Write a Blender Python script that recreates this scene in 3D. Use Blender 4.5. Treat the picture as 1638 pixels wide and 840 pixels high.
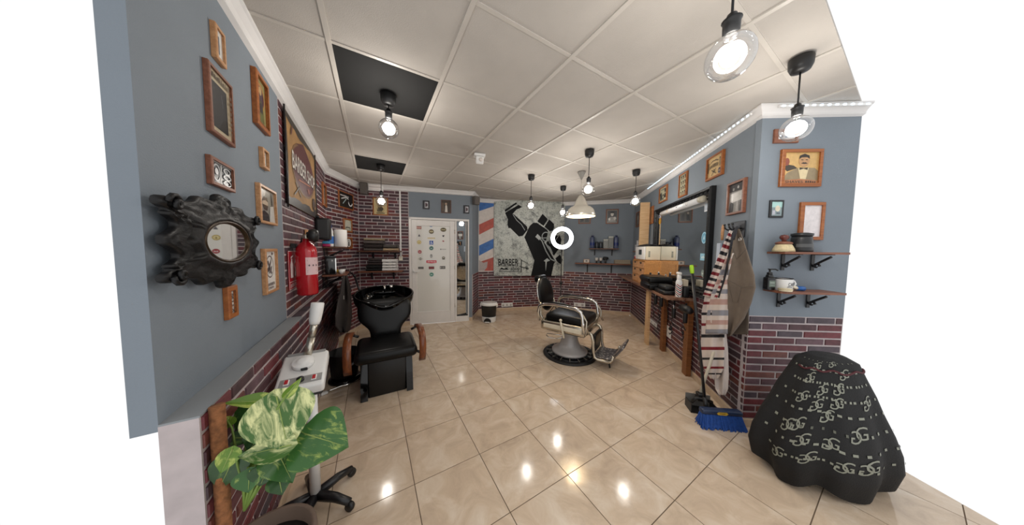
import bpy, bmesh, math, random
from mathutils import Vector, Matrix
random.seed(7)
for o in list(bpy.data.objects): bpy.data.objects.remove(o)
SC = bpy.context.scene
COL = SC.collection
PI = math.pi
# ------------------------------------------------------------------ camera, sky, exposure
CAM_H = 1.46          # eye height
CEIL = 2.575          # ceiling height
FPX, PITCH, ROLL = 377.6, 0.0567, 0.011
_cp, _sp, _cr, _sr = math.cos(PITCH), math.sin(PITCH), math.cos(ROLL), math.sin(ROLL)
RC = Matrix(((_cr, -_sr, 0), (_sr, _cr, 0), (0, 0, 1))) @ Matrix(((1, 0, 0), (0, -_sp, -_cp), (0, _cp, -_sp)))
cam_d = bpy.data.cameras.new('camera'); cam = bpy.data.objects.new('camera', cam_d); COL.objects.link(cam)
cam_d.sensor_fit = 'HORIZONTAL'; cam_d.sensor_width = 36.0; cam_d.lens = 36.0 * FPX / 1638.0
cam_d.clip_start = 0.05; cam_d.clip_end = 100
_r, _d, _f = RC[0], RC[1], RC[2]
cam.matrix_world = Matrix(((_r[0], -_d[0], -_f[0], 0), (_r[1], -_d[1], -_f[1], 0), (_r[2], -_d[2], -_f[2], CAM_H), (0, 0, 0, 1)))
SC.camera = cam
world = bpy.data.worlds.new('daylight'); SC.world = world; world.use_nodes = True
world.node_tree.nodes['Background'].inputs[0].default_value = (1, 1, 1, 1)
world.node_tree.nodes['Background'].inputs[1].default_value = 0.88
SC.view_settings.view_transform = 'Standard'; SC.view_settings.look = 'None'
SC.view_settings.exposure = 0.2; SC.view_settings.gamma = 1.0; SC.view_settings.use_curve_mapping = False
BULB_W = 8.5         # radiant power of one globe bulb

# ------------------------------------------------------------------ measuring helpers
def ray(px, py): return RC.transposed() @ Vector(((px - 819) / FPX, (py - 420) / FPX, 1.0))
def at_z(px, py, z):
    d = ray(px, py); return Vector((0, 0, CAM_H)) + d * ((z - CAM_H) / d.z)
def at_y(px, py, Y):
    d = ray(px, py); return Vector((0, 0, CAM_H)) + d * (Y / d.y)
class Wall:
    """p0 -> p1 runs left to right for somebody in the room looking at the wall; n points into the room"""
    def __init__(s, p0, p1):
        s.p0 = Vector(p0[:2]); s.p1 = Vector(p1[:2]); d = s.p1 - s.p0; s.L = d.length; s.d = d / s.L
        s.n = Vector((s.d.y, -s.d.x))
    def uv(s, px, py, off=0.0):
        r = ray(px, py); t = (off + s.n.dot(s.p0)) / (s.n.x * r.x + s.n.y * r.y)
        P = Vector((r.x * t, r.y * t)); return s.d.dot(P - s.p0), r.z * t + CAM_H
    def pt(s, u, z, off=0.0):
        p = s.p0 + s.d * u + s.n * off; return Vector((p.x, p.y, z))
    def mat(s, u=0, z=0, off=0):          # x right, y up, z out of the wall
        p = s.pt(u, z, off)
        return Matrix(((s.d.x, 0, s.n.x, p.x), (s.d.y, 0, s.n.y, p.y), (0, 1, 0, p.z), (0, 0, 0, 1)))
    def stand(s, u, z, off, turn=0.0):    # x right, y into the wall, z up
        p = s.pt(u, z, off)
        return Matrix(((s.d.x, -s.n.x, 0, p.x), (s.d.y, -s.n.y, 0, p.y), (0, 0, 1, p.z), (0, 0, 0, 1))) @ Matrix.Rotation(turn, 4, 'Z')
    def quad(s, tl, tr, bl, br, off=0.0, offr=None):
        offr = off if offr is None else offr
        a, b, c, d = s.uv(*tl, off), s.uv(*tr, offr), s.uv(*bl, off), s.uv(*br, offr)
        return ((a[0] + c[0]) / 2, (b[0] + d[0]) / 2, (c[1] + d[1]) / 2, (a[1] + b[1]) / 2)
def place(x, y, z=0, rot=0): return Matrix.Translation((x, y, z)) @ Matrix.Rotation(rot, 4, 'Z')
# ------------------------------------------------------------------ materials
def lin(h):
    h = h.lstrip('#'); out = []
    for i in (0, 2, 4):
        c = int(h[i:i + 2], 16) / 255; out.append(c / 12.92 if c <= .04045 else ((c + .055) / 1.055) ** 2.4)
    return (*out, 1)
MATS = {}
def _new(name):
    m = bpy.data.materials.new(name); m.use_nodes = True; nt = m.node_tree
    return m, nt, nt.nodes['Principled BSDF']
def node(nt, kind, **kw):
    n = nt.nodes.new(kind)
    for k, v in kw.items():
        if k.startswith('i_'): n.inputs[k[2:].replace('_', ' ')].default_value = v
        else: setattr(n, k, v)
    return n
def mat(name, hexc, rough=.5, metal=0.0, var=0.0, scale=9.0, bump=0.0, bscale=60.0, coat=0.0, spec=.5):
    if name in MATS: return MATS[name]
    m, nt, b = _new(name); MATS[name] = m
    b.inputs['Base Color'].default_value = lin(hexc); b.inputs['Roughness'].default_value = rough
    b.inputs['Metallic'].default_value = metal; b.inputs['Coat Weight'].default_value = coat
    b.inputs['Specular IOR Level'].default_value = spec
    L = nt.links.new
    if var or bump: tc = node(nt, 'ShaderNodeTexCoord')
    if var:
        nz = node(nt, 'ShaderNodeTexNoise'); nz.inputs['Scale'].default_value = scale; nz.inputs['Detail'].default_value = 5
        L(tc.outputs['Object'], nz.inputs['Vector'])
        r = node(nt, 'ShaderNodeValToRGB'); c = lin(hexc)
        r.color_ramp.elements[0].position = .3; r.color_ramp.elements[1].position = .7
        r.color_ramp.elements[0].color = tuple(x * (1 - var) for x in c[:3]) + (1,)
        r.color_ramp.elements[1].color = tuple(min(1, x * (1 + var)) for x in c[:3]) + (1,)
        L(nz.outputs['Fac'], r.inputs['Fac']); L(r.outputs['Color'], b.inputs['Base Color'])
    if bump:
        n2 = node(nt, 'ShaderNodeTexNoise'); n2.inputs['Scale'].default_value = bscale; n2.inputs['Detail'].default_value = 3
        L(tc.outputs['Object'], n2.inputs['Vector'])
        bp = node(nt, 'ShaderNodeBump'); bp.inputs['Strength'].default_value = bump; bp.inputs['Distance'].default_value = .004
        L(n2.outputs['Fac'], bp.inputs['Height']); L(bp.outputs['Normal'], b.inputs['Normal'])
    return m
def wood(name, c1, c2, rough=.45, stretch=(2, 30, 30), coat=0.0):
    if name in MATS: return MATS[name]
    m, nt, b = _new(name); MATS[name] = m; L = nt.links.new
    tc = node(nt, 'ShaderNodeTexCoord'); mp = node(nt, 'ShaderNodeMapping'); mp.inputs['Scale'].default_value = stretch
    nz = node(nt, 'ShaderNodeTexNoise'); nz.inputs['Scale'].default_value = 2.2; nz.inputs['Detail'].default_value = 6; nz.inputs['Distortion'].default_value = .6
    r = node(nt, 'ShaderNodeValToRGB'); r.color_ramp.elements[0].color = lin(c1); r.color_ramp.elements[1].color = lin(c2)
    r.color_ramp.elements[0].position = .33; r.color_ramp.elements[1].position = .66
    L(tc.outputs['Object'], mp.inputs['Vector']); L(mp.outputs['Vector'], nz.inputs['Vector']); L(nz.outputs['Fac'], r.inputs['Fac'])
    L(r.outputs['Color'], b.inputs['Base Color']); b.inputs['Roughness'].default_value = rough; b.inputs['Coat Weight'].default_value = coat
    return m
def emit(name, hexc, s):
    if name in MATS: return MATS[name]
    m, nt, b = _new(name); MATS[name] = m
    b.inputs['Base Color'].default_value = (0.8, 0.8, 0.8, 1); b.inputs['Emission Color'].default_value = lin(hexc); b.inputs['Emission Strength'].default_value = s
    return m
def ink(hexc, rough=.45):
    return mat('print_' + hexc.lstrip('#') + ('' if rough == .45 else '_gloss'), hexc, rough, var=.10, scale=40)
def thin_glass():
    if 'clear_glass' in MATS: return MATS['clear_glass']
    m, nt, b = _new('clear_glass'); MATS['clear_glass'] = m; nt.nodes.remove(b); L = nt.links.new
    t = node(nt, 'ShaderNodeBsdfTransparent'); g = node(nt, 'ShaderNodeBsdfGlossy'); g.inputs['Roughness'].default_value = .03
    lw = node(nt, 'ShaderNodeLayerWeight'); lw.inputs['Blend'].default_value = .35; mx = node(nt, 'ShaderNodeMixShader')
    L(lw.outputs['Facing'], mx.inputs['Fac']); L(t.outputs[0], mx.inputs[1]); L(g.outputs[0], mx.inputs[2])
    L(mx.outputs[0], nt.nodes['Material Output'].inputs['Surface'])
    return m
def brick_mat():
    m, nt, b = _new('brick_print'); L = nt.links.new
    oi = node(nt, 'ShaderNodeObjectInfo'); r = node(nt, 'ShaderNodeValToRGB'); r.color_ramp.interpolation = 'CONSTANT'
    cols = ['#4b3236', '#583035', '#553c43', '#623136', '#48393f', '#5e444b', '#682f34', '#503238', '#6c3d36', '#4a3f46']
    cr = r.color_ramp; cr.elements[0].color = lin(cols[0]); cr.elements[1].position = .1; cr.elements[1].color = lin(cols[1])
    for i, c in enumerate(cols[2:], 2): cr.elements.new(i / 10).color = lin(c)
    g = node(nt, 'ShaderNodeNewGeometry'); nz = node(nt, 'ShaderNodeTexNoise'); nz.inputs['Scale'].default_value = 16; nz.inputs['Detail'].default_value = 8
    nz.inputs['Roughness'].default_value = .7
    mr = node(nt, 'ShaderNodeMapRange'); mr.inputs['From Min'].default_value = .3; mr.inputs['From Max'].default_value = .7; mr.inputs['To Min'].default_value = .62; mr.inputs['To Max'].default_value = 1.35
    mx = node(nt, 'ShaderNodeMix', data_type='RGBA', blend_type='MULTIPLY'); mx.inputs['Factor'].default_value = 1
    L(oi.outputs['Random'], r.inputs['Fac']); L(g.outputs['Position'], nz.inputs['Vector']); L(nz.outputs['Fac'], mr.inputs['Value'])
    L(r.outputs['Color'], mx.inputs['A']); L(mr.outputs['Result'], mx.inputs['B']); L(mx.outputs['Result'], b.inputs['Base Color'])
    b.inputs['Roughness'].default_value = .5; b.inputs['Specular IOR Level'].default_value = .35
    bp = node(nt, 'ShaderNodeBump'); bp.inputs['Strength'].default_value = .25; bp.inputs['Distance'].default_value = .006
    L(nz.outputs['Fac'], bp.inputs['Height']); L(bp.outputs['Normal'], b.inputs['Normal'])
    return m
def tile_mat():
    m, nt, b = _new('glazed_beige_tile'); L = nt.links.new
    g = node(nt, 'ShaderNodeNewGeometry'); oi = node(nt, 'ShaderNodeObjectInfo')
    mp = node(nt, 'ShaderNodeVectorMath', operation='ADD'); sc_ = node(nt, 'ShaderNodeVectorMath', operation='SCALE'); sc_.inputs['Scale'].default_value = 9
    L(oi.outputs['Random'], sc_.inputs[0]); L(g.outputs['Position'], mp.inputs[0]); L(sc_.outputs[0], mp.inputs[1])
    nz = node(nt, 'ShaderNodeTexNoise'); nz.inputs['Scale'].default_value = 5.5; nz.inputs['Detail'].default_value = 9; nz.inputs['Roughness'].default_value = .62; nz.inputs['Distortion'].default_value = .9
    r = node(nt, 'ShaderNodeValToRGB'); cr = r.color_ramp
    cr.elements[0].position = .30; cr.elements[0].color = lin('#bca791'); cr.elements[1].position = .72; cr.elements[1].color = lin('#decfbc')
    cr.elements.new(.5).color = lin('#cfbaa2')
    L(mp.outputs[0], nz.inputs['Vector']); L(nz.outputs['Fac'], r.inputs['Fac']); L(r.outputs['Color'], b.inputs['Base Color'])
    n2 = node(nt, 'ShaderNodeTexNoise'); n2.inputs['Scale'].default_value = 30
    L(g.outputs['Position'], n2.inputs['Vector'])
    mr = node(nt, 'ShaderNodeMapRange'); mr.inputs['To Min'].default_value = .05; mr.inputs['To Max'].default_value = .17
    L(n2.outputs['Fac'], mr.inputs['Value']); L(mr.outputs['Result'], b.inputs['Roughness'])
    bp = node(nt, 'ShaderNodeBump'); bp.inputs['Strength'].default_value = .06; bp.inputs['Distance'].default_value = .004
    n3 = node(nt, 'ShaderNodeTexNoise'); n3.inputs['Scale'].default_value = 9; L(g.outputs['Position'], n3.inputs['Vector'])
    L(n3.outputs['Fac'], bp.inputs['Height']); L(bp.outputs['Normal'], b.inputs['Normal'])
    b.inputs['Specular IOR Level'].default_value = .6
    return m
def concrete_mat():
    m, nt, b = _new('poster_concrete_print'); L = nt.links.new
    tc = node(nt, 'ShaderNodeTexCoord')
    a = node(nt, 'ShaderNodeTexNoise'); a.inputs['Scale'].default_value = 5; a.inputs['Detail'].default_value = 10; a.inputs['Roughness'].default_value = .75
    c = node(nt, 'ShaderNodeTexNoise'); c.inputs['Scale'].default_value = 55; c.inputs['Detail'].default_value = 4
    L(tc.outputs['Object'], a.inputs['Vector']); L(tc.outputs['Object'], c.inputs['Vector'])
    r = node(nt, 'ShaderNodeValToRGB'); r.color_ramp.elements[0].position = .36; r.color_ramp.elements[0].color = lin('#6a6e6b')
    r.color_ramp.elements[1].position = .52; r.color_ramp.elements[1].color = lin('#bcc0b9')
    r2 = node(nt, 'ShaderNodeValToRGB'); r2.color_ramp.elements[0].position = .34; r2.color_ramp.elements[0].color = (.12, .12, .12, 1)
    r2.color_ramp.elements[1].position = .45; r2.color_ramp.elements[1].color = (1, 1, 1, 1)
    mx = node(nt, 'ShaderNodeMix', data_type='RGBA', blend_type='MULTIPLY'); mx.inputs['Factor'].default_value = .8
    L(a.outputs['Fac'], r.inputs['Fac']); L(c.outputs['Fac'], r2.inputs['Fac']); L(r.outputs['Color'], mx.inputs['A']); L(r2.outputs['Color'], mx.inputs['B'])
    L(mx.outputs['Result'], b.inputs['Base Color']); b.inputs['Roughness'].default_value = .38
    return m
def leaf_mat(name, dark, light, amount):
    m, nt, b = _new(name); L = nt.links.new
    tc = node(nt, 'ShaderNodeTexCoord'); mp = node(nt, 'ShaderNodeMapping'); mp.inputs['Scale'].default_value = (7, 20, 10)
    nz = node(nt, 'ShaderNodeTexNoise'); nz.inputs['Scale'].default_value = 1.7; nz.inputs['Detail'].default_value = 7; nz.inputs['Roughness'].default_value = .66; nz.inputs['Distortion'].default_value = 1.0
    oi = node(nt, 'ShaderNodeObjectInfo'); add = node(nt, 'ShaderNodeVectorMath', operation='ADD'); s = node(nt, 'ShaderNodeVectorMath', operation='SCALE'); s.inputs['Scale'].default_value = 20
    L(oi.outputs['Random'], s.inputs[0]); L(tc.outputs['Object'], mp.inputs['Vector']); L(mp.outputs['Vector'], add.inputs[0]); L(s.outputs[0], add.inputs[1]); L(add.outputs[0], nz.inputs['Vector'])
    r = node(nt, 'ShaderNodeValToRGB'); r.color_ramp.elements[0].position = .60 - amount; r.color_ramp.elements[0].color = lin(dark)
    r.color_ramp.elements[1].position = .74 - amount * .7; r.color_ramp.elements[1].color = lin(light)
    L(nz.outputs['Fac'], r.inputs['Fac']); L(r.outputs['Color'], b.inputs['Base Color']); b.inputs['Roughness'].default_value = .35
    b.inputs['Specular IOR Level'].default_value = .45
    return m
BRICK = brick_mat(); TILE = tile_mat(); CONCRETE = concrete_mat()
BLUE = mat('blue_grey_wall_paint', '#78818a', .75, var=.04, scale=3, bump=.25, bscale=180)
GREYTOP = mat('grey_ledge_paint', '#85898c', .6, var=.05, scale=5)
MORTAR = mat('pale_mortar', '#b3a8a8', .8, var=.1, scale=14)
WHITE = mat('white_gloss_paint', '#dedad6', .35, var=.03)
CORNICE = mat('white_plaster_cornice', '#d9d7d6', .6, var=.03)
CEILM = mat('ceiling_panel_white', '#b7b1aa', .85, var=.05, scale=4, bump=.3, bscale=220)
CEILBAR = mat('ceiling_bar_white', '#c2bcb4', .45, var=.03)
BLACKCEIL = mat('black_ceiling_panel', '#0b0b0b', .9, var=.15, scale=5)
BLACK = mat('black_plastic', '#141415', .42, var=.1)
SATIN = mat('black_satin_metal', '#17171a', .35, var=.08)
LEATHER = mat('black_leatherette', '#060607', .34, spec=.3, var=.12, scale=12, bump=.1, bscale=150)
GLOSSBLK = mat('black_glazed', '#040404', .05, spec=.45)
CHROME = mat('chrome', '#d6d4d0', .12, 1.0, var=.03)
BRUSHED = mat('satin_nickel', '#c2bcb0', .28, 1.0, var=.08, scale=20)
GREYENAMEL = mat('grey_enamel', '#aaa5a2', .3, var=.05, coat=.3)
WPLAST = mat('white_plastic', '#e2e1df', .3, var=.02)
CREAM = mat('cream_plastic', '#d9d0bb', .4, var=.03)
RED = mat('red_enamel', '#b01220', .22, var=.05, coat=.4)
SKIRT = mat('beige_skirting_tile', '#c2ab92', .25, var=.12, scale=12)
GROUT = mat('tile_grout', '#6d5b49', .8, var=.1)
ORANGEW = wood('orange_stained_wood', '#85481f', '#a4622f', .4)
LIGHTW = wood('light_oak_wood', '#a8774d', '#c2946a', .4)
RUSTW = wood('rust_brown_wood', '#6f432f', '#875641', .45)
DARKW = wood('dark_walnut_wood', '#4c3024', '#6d4733', .4)
PINE = wood('bare_pine_wood', '#c39a6d', '#dab88c', .55, (30, 30, 2))
BEAMW = wood('brown_stained_timber', '#6b3f1f', '#8f5a2f', .45, (30, 30, 2))
TOPW = wood('worn_worktop_wood', '#5a3a2c', '#96705a', .35, (3, 22, 22))
MAPLE = wood('honey_maple_wood', '#b4793f', '#cd9558', .4)
ARMW = wood('reddish_armrest_wood', '#5f3018', '#84471f', .35, (20, 20, 4), .3)
MIRROR = mat('mirror_glass', '#e8ebec', .02, 1.0)
GLASS = thin_glass()
BULBLIT = emit('lit_filament', '#fff4e2', 9)
RINGLIT = emit('lit_ring_diffuser', '#f4f8ff', 7)
LEDLIT = emit('lit_led', '#b9e2ff', 3.2)
# ------------------------------------------------------------------ mesh builder
class MB:
    def __init__(s): s.v = []; s.f = []; s.m = []; s.s = []; s.mats = []; s.T = Matrix()
    def mi(s, m):
        if m not in s.mats: s.mats.append(m)
        return s.mats.index(m)
    def add(s, vs, fs, m, smooth=False):
        b = len(s.v); i = s.mi(m)
        for p in vs: s.v.append(tuple(s.T @ Vector(p)))
        for f in fs: s.f.append([k + b for k in f]); s.m.append(i); s.s.append(smooth)
        return s
    def box(s, x0, x1, y0, y1, z0, z1, m):
        v = [(x, y, z) for z in (z0, z1) for y in (y0, y1) for x in (x0, x1)]
        return s.add(v, [(0, 2, 3, 1), (4, 5, 7, 6), (0, 1, 5, 4), (2, 6, 7, 3), (0, 4, 6, 2), (1, 3, 7, 5)], m)
    def rbox(s, x0, x1, y0, y1, z0, z1, m, r=.01, seg=2, taper=1.0):
        bm = bmesh.new(); bmesh.ops.create_cube(bm, size=1)
        for v in bm.verts:
            k = taper if v.co.z > 0 else 1
            v.co = Vector(((x0 + x1) / 2 + v.co.x * (x1 - x0) * k, (y0 + y1) / 2 + v.co.y * (y1 - y0) * k, (z0 + z1) / 2 + v.co.z * (z1 - z0)))
        r = min(r, .49 * min(x1 - x0, y1 - y0, z1 - z0))
        bmesh.ops.bevel(bm, geom=bm.edges[:], offset=r, segments=seg, profile=.5, affect='EDGES')
        bm.verts.index_update()
        s.add([v.co.copy() for v in bm.verts], [[v.index for v in f.verts] for f in bm.faces], m, seg > 1); bm.free(); return s
    def lathe(s, prof, m, seg=24, a0=0, a1=2 * PI, smooth=True, caps=True):
        full = abs(a1 - a0 - 2 * PI) < 1e-6; n = seg if full else seg + 1
        vs = []; fs = []
        for r, z in prof:
            for k in range(n):
                a = a0 + (a1 - a0) * k / seg; vs.append((r * math.cos(a), r * math.sin(a), z))
        for j in range(len(prof) - 1):
            for k in range(seg):
                k2 = (k + 1) % n; fs.append((j * n + k, j * n + k2, (j + 1) * n + k2, (j + 1) * n + k))
        if caps and full and prof[0][0] > 1e-5: fs.append(list(range(n))[::-1])
        if caps and full and prof[-1][0] > 1e-5: fs.append([(len(prof) - 1) * n + k for k in range(n)])
        return s.add(vs, fs, m, smooth)
    def tube(s, pts, r, m, seg=8, closed=False, flat=1.0):
        pts = [Vector(p) for p in pts]; n = len(pts); vs = []; fs = []; up = None
        for i, p in enumerate(pts):
            if closed: t = pts[(i + 1) % n] - pts[i - 1]
            else: t = pts[min(i + 1, n - 1)] - pts[max(i - 1, 0)]
            t.normalize()
            if up is None: up = Vector((0, 0, 1)) if abs(t.z) < .9 else Vector((1, 0, 0))
            a = (up - t * up.dot(t)).normalized(); b = t.cross(a); up = a
            rr = r[i] if isinstance(r, (list, tuple)) else r
            for k in range(seg):
                an = 2 * PI * k / seg; vs.append(p + a * (rr * math.cos(an) * flat) + b * (rr * math.sin(an)))
        for i in range(n if closed else n - 1):
            j = (i + 1) % n
            for k in range(seg):
                k2 = (k + 1) % seg; fs.append((i * seg + k, i * seg + k2, j * seg + k2, j * seg + k))
        if not closed: fs.append(list(range(seg))[::-1]); fs.append([(n - 1) * seg + k for k in range(seg)])
        return s.add(vs, fs, m, True)
    def prism(s, poly, z0, z1, m, smooth=False):
        n = len(poly)
        if sum(poly[i][0] * poly[(i + 1) % n][1] - poly[(i + 1) % n][0] * poly[i][1] for i in range(n)) < 0: poly = poly[::-1]
        vs = [(x, y, z0) for x, y in poly] + [(x, y, z1) for x, y in poly]
        fs = [list(range(n))[::-1], [n + i for i in range(n)]] + [(i, (i + 1) % n, n + (i + 1) % n, n + i) for i in range(n)]
        return s.add(vs, fs, m, smooth)
    def ball(s, c, r, m, sx=1, sy=1, sz=1, seg=16, rings=10):
        T = s.T; s.T = T @ Matrix.Translation(c) @ Matrix.Diagonal((sx, sy, sz, 1))
        s.lathe([(r * math.sin(PI * i / rings), -r * math.cos(PI * i / rings)) for i in range(rings + 1)], m, seg); s.T = T; return s
    def grid(s, fn, nu, nv, m, smooth=True, thick=0):
        vs = [Vector(fn(i / nu, j / nv)) for j in range(nv + 1) for i in range(nu + 1)]; w = nu + 1
        fs = [(j * w + i, j * w + i + 1, (j + 1) * w + i + 1, (j + 1) * w + i) for j in range(nv) for i in range(nu)]
        if thick:
            nrm = [Vector() for _ in vs]
            for f in fs:
                nn = (vs[f[1]] - vs[f[0]]).cross(vs[f[3]] - vs[f[0]])
                for k in f: nrm[k] += nn
            N = len(vs); vs2 = [p - (q.normalized() * thick if q.length else q) for p, q in zip(vs, nrm)]
            rim = [i for i in range(w)] + [j * w + nu for j in range(1, nv + 1)] + [nv * w + i for i in range(nu - 1, -1, -1)] + [j * w for j in range(nv - 1, 0, -1)]
            fs = fs + [tuple(k + N for k in f[::-1]) for f in fs] + [(rim[i], rim[i - 1], rim[i - 1] + N, rim[i] + N) for i in range(len(rim))]
            vs = vs + vs2
        return s.add(vs, fs, m, smooth)
    def obj(s, name, parent=None, M=None):
        me = bpy.data.meshes.new(name); me.from_pydata(s.v, [], s.f)
        for m in s.mats: me.materials.append(m)
        me.polygons.foreach_set('material_index', s.m); me.polygons.foreach_set('use_smooth', s.s); me.update()
        o = bpy.data.objects.new(name, me); COL.objects.link(o)
        if parent: o.parent = parent
        if M is not None: o.matrix_local = M
        return o
def tag(o, label=None, cat=None, group=None, kind=None):
    if label: o['label'] = label
    if cat: o['category'] = cat
    if group: o['group'] = group
    if kind: o['kind'] = kind
    return o
def thing(name, label, cat, M, group=None):
    o = bpy.data.objects.new(name, None); COL.objects.link(o); o.matrix_world = M; o.empty_display_size = .05
    return tag(o, label, cat, group)
def copy_tree(o, M=None, parent=None):
    c = o.copy(); COL.objects.link(c)
    if parent: c.parent = parent
    if M is not None: c.matrix_world = M
    for ch in o.children: copy_tree(ch, None, c)
    return c
def at(mb, M): mb.T = M; return mb
def Tr(x, y, z): return Matrix.Translation((x, y, z))
def Rx(a): return Matrix.Rotation(a, 4, 'X')
def Ry(a): return Matrix.Rotation(a, 4, 'Y')
def Rz(a): return Matrix.Rotation(a, 4, 'Z')
# ------------------------------------------------------------------ flat print (pictures, posters, lettering)
_TXT = {}
def text_geo(body, bold=.0):
    k = (body, bold)
    if k not in _TXT:
        cu = bpy.data.curves.new('lettering', 'FONT'); cu.body = body; cu.resolution_u = 3; cu.offset = bold
        o = bpy.data.objects.new('lettering', cu); COL.objects.link(o); bpy.context.view_layer.update()
        me = o.evaluated_get(bpy.context.evaluated_depsgraph_get()).to_mesh()
        vs = [(v.co.x, v.co.y) for v in me.vertices]; fs = [tuple(p.vertices) for p in me.polygons]
        bpy.data.objects.remove(o); bpy.data.curves.remove(cu)
        x0, x1 = min(v[0] for v in vs), max(v[0] for v in vs); y0, y1 = min(v[1] for v in vs), max(v[1] for v in vs)
        _TXT[k] = ([((x - x0) / (x1 - x0) - .5, (y - y0) / (y1 - y0) - .5) for x, y in vs], fs)
    return _TXT[k]
def art(mb, shapes, w, h, z=0.0, dz=.0004, x0=0.0, y0=0.0, rough=.45):
    """shapes on a 0..1 x 0..1 sheet of w x h metres with its lower left corner at (x0, y0)"""
    def V(x, y): return (x0 + x * w, y0 + y * h, z)
    for sh in shapes:
        z += dz; k = sh[0]; cc = sh[6] if k == 't' else sh[-1]; m = ink(cc, rough) if isinstance(cc, str) else cc
        if k == 'r':
            x, y, a, b = sh[1:5]; mb.add([V(x, y), V(x + a, y), V(x + a, y + b), V(x, y + b)], [(0, 1, 2, 3)], m)
        elif k == 'e':
            cx, cy, rx, ry = sh[1:5]; mb.add([V(cx + rx * math.cos(2 * PI * i / 20), cy + ry * math.sin(2 * PI * i / 20)) for i in range(20)], [list(range(20))], m)
        elif k == 'o':
            cx, cy, rx, ry, t = sh[1:6]; vs = []
            for q in (1, 1 - t): vs += [V(cx + q * rx * math.cos(2 * PI * i / 24), cy + q * ry * math.sin(2 * PI * i / 24)) for i in range(24)]
            mb.add(vs, [(i, (i + 1) % 24, 24 + (i + 1) % 24, 24 + i) for i in range(24)], m)
        elif k == 'p':
            pts = sh[1]; n = len(pts)
            if sum(pts[i][0] * pts[(i + 1) % n][1] - pts[(i + 1) % n][0] * pts[i][1] for i in range(n)) < 0: pts = pts[::-1]
            mb.add([V(*p) for p in pts], [list(range(n))], m)
        elif k == 'l':
            pts = [Vector((x * w, y * h)) for x, y in sh[1]]; t = sh[2] * min(w, h) / 2; vs = []
            for i, p in enumerate(pts):
                d = (pts[min(i + 1, len(pts) - 1)] - pts[max(i - 1, 0)]).normalized(); q = Vector((-d.y, d.x)) * t
                vs += [(x0 + p.x - q.x, y0 + p.y - q.y, z), (x0 + p.x + q.x, y0 + p.y + q.y, z)]
            mb.add(vs, [(2 * i, 2 * i + 2, 2 * i + 3, 2 * i + 1) for i in range(len(pts) - 1)], m)
        elif k == 't':
            body, cx, cy, tw, th = sh[1:6]; rot = sh[7] if len(sh) > 7 else 0; arc = sh[8] if len(sh) > 8 else 0
            vs, fs = text_geo(body, .012); c, s_ = math.cos(rot), math.sin(rot); out = []
            for a, b in vs:
                px, py = a * tw * w, (b * th + arc * (.25 - a * a) * 4) * h; out.append((x0 + cx * w + px * c - py * s_, y0 + cy * h + px * s_ + py * c, z))
            mb.add(out, fs, m)
    return mb
def marks(cx, cy, w, h, n, col, vert=False, arc=0.0):
    """a blurred line of print too small to read: uneven little blocks"""
    rn = random.Random(int(cx * 1000 + cy * 77 + n)); out = []
    for k in range(n):
        f = (k + .5) / n - .5; a, b = w / n * rn.uniform(.5, .8), h * rn.uniform(.6, 1)
        if vert: out.append(('r', cx - h / 2, cy + f * w - a / 2, b, a, col))
        else: out.append(('r', cx + f * w - a / 2, cy - h / 2 + arc * (.25 - f * f) * 4, a, b, col))
    return out
# ------------------------------------------------------------------ the plan of the room
DL = Vector((-.506, .862)); NL = Vector((.862, .506))
def LP(s, c=-.55): return NL * c + DL * s
L1 = (-2.65, 3.38); L2 = (-2.72, 4.20); D1 = (-.80, 4.73); P0 = (-.76, 5.35); P1 = (-.41, 5.46); BC = (.84, 5.77); BR = (2.68, 5.25); RA = (1.94, 1.90); RE = (2.36, 1.875)
w_left = Wall(LP(1.44), L1); w_bend = Wall(L1, L2); w_door = Wall(L2, D1); w_return = Wall(D1, P0); w_pillar = Wall(P0, P1)
w_back = Wall(P1, BC); w_back2 = Wall(BC, BR); w_right = Wall(BR, RA); w_front = Wall(RA, RE)
w_wains = Wall(LP(1.44, -.47), LP(4.24, -.47))
# the room is open towards the street: floor and ceiling run on under and over the viewer to y = 0.45,
# the left wall ends past its oval mirror, the corner wall on the right at x = 2.65
OPEN_Y, END_X, LEFT_U = .45, 2.65, -.36
def clip(poly, p, n):
    """keep the part of a 2d polygon with (q-p).n >= 0"""
    out = []; L = len(poly)
    for i in range(L):
        a, b = poly[i], poly[(i + 1) % L]; da = (a[0] - p[0]) * n[0] + (a[1] - p[1]) * n[1]; db = (b[0] - p[0]) * n[0] + (b[1] - p[1]) * n[1]
        if da >= 0: out.append(a)
        if (da >= 0) != (db >= 0): t = da / (da - db); out.append((a[0] + t * (b[0] - a[0]), a[1] + t * (b[1] - a[1])))
    return out if len(out) > 2 else []
def room_pieces(poly, side):
    for p, n in ((w_left.p0, w_left.n), (w_bend.p0, w_bend.n), (w_back.p0, w_back.n), (w_back2.p0, w_back2.n), ((0, OPEN_Y), (0, 1)), ((END_X, 1.86), side)):
        poly = clip(poly, p, n)
        if not poly: return []
    out = []
    a = clip(clip(poly, D1, (-1, 0)), w_door.p0, w_door.n); b = clip(poly, D1, (1, 0))
    if a: out.append(a)
    if b:
        c = clip(clip(b, RA, (0, 1)), w_right.p0, w_right.n); d = clip(b, RA, (0, -1))
        out += [q for q in (c, d) if q]
    return out
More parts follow.
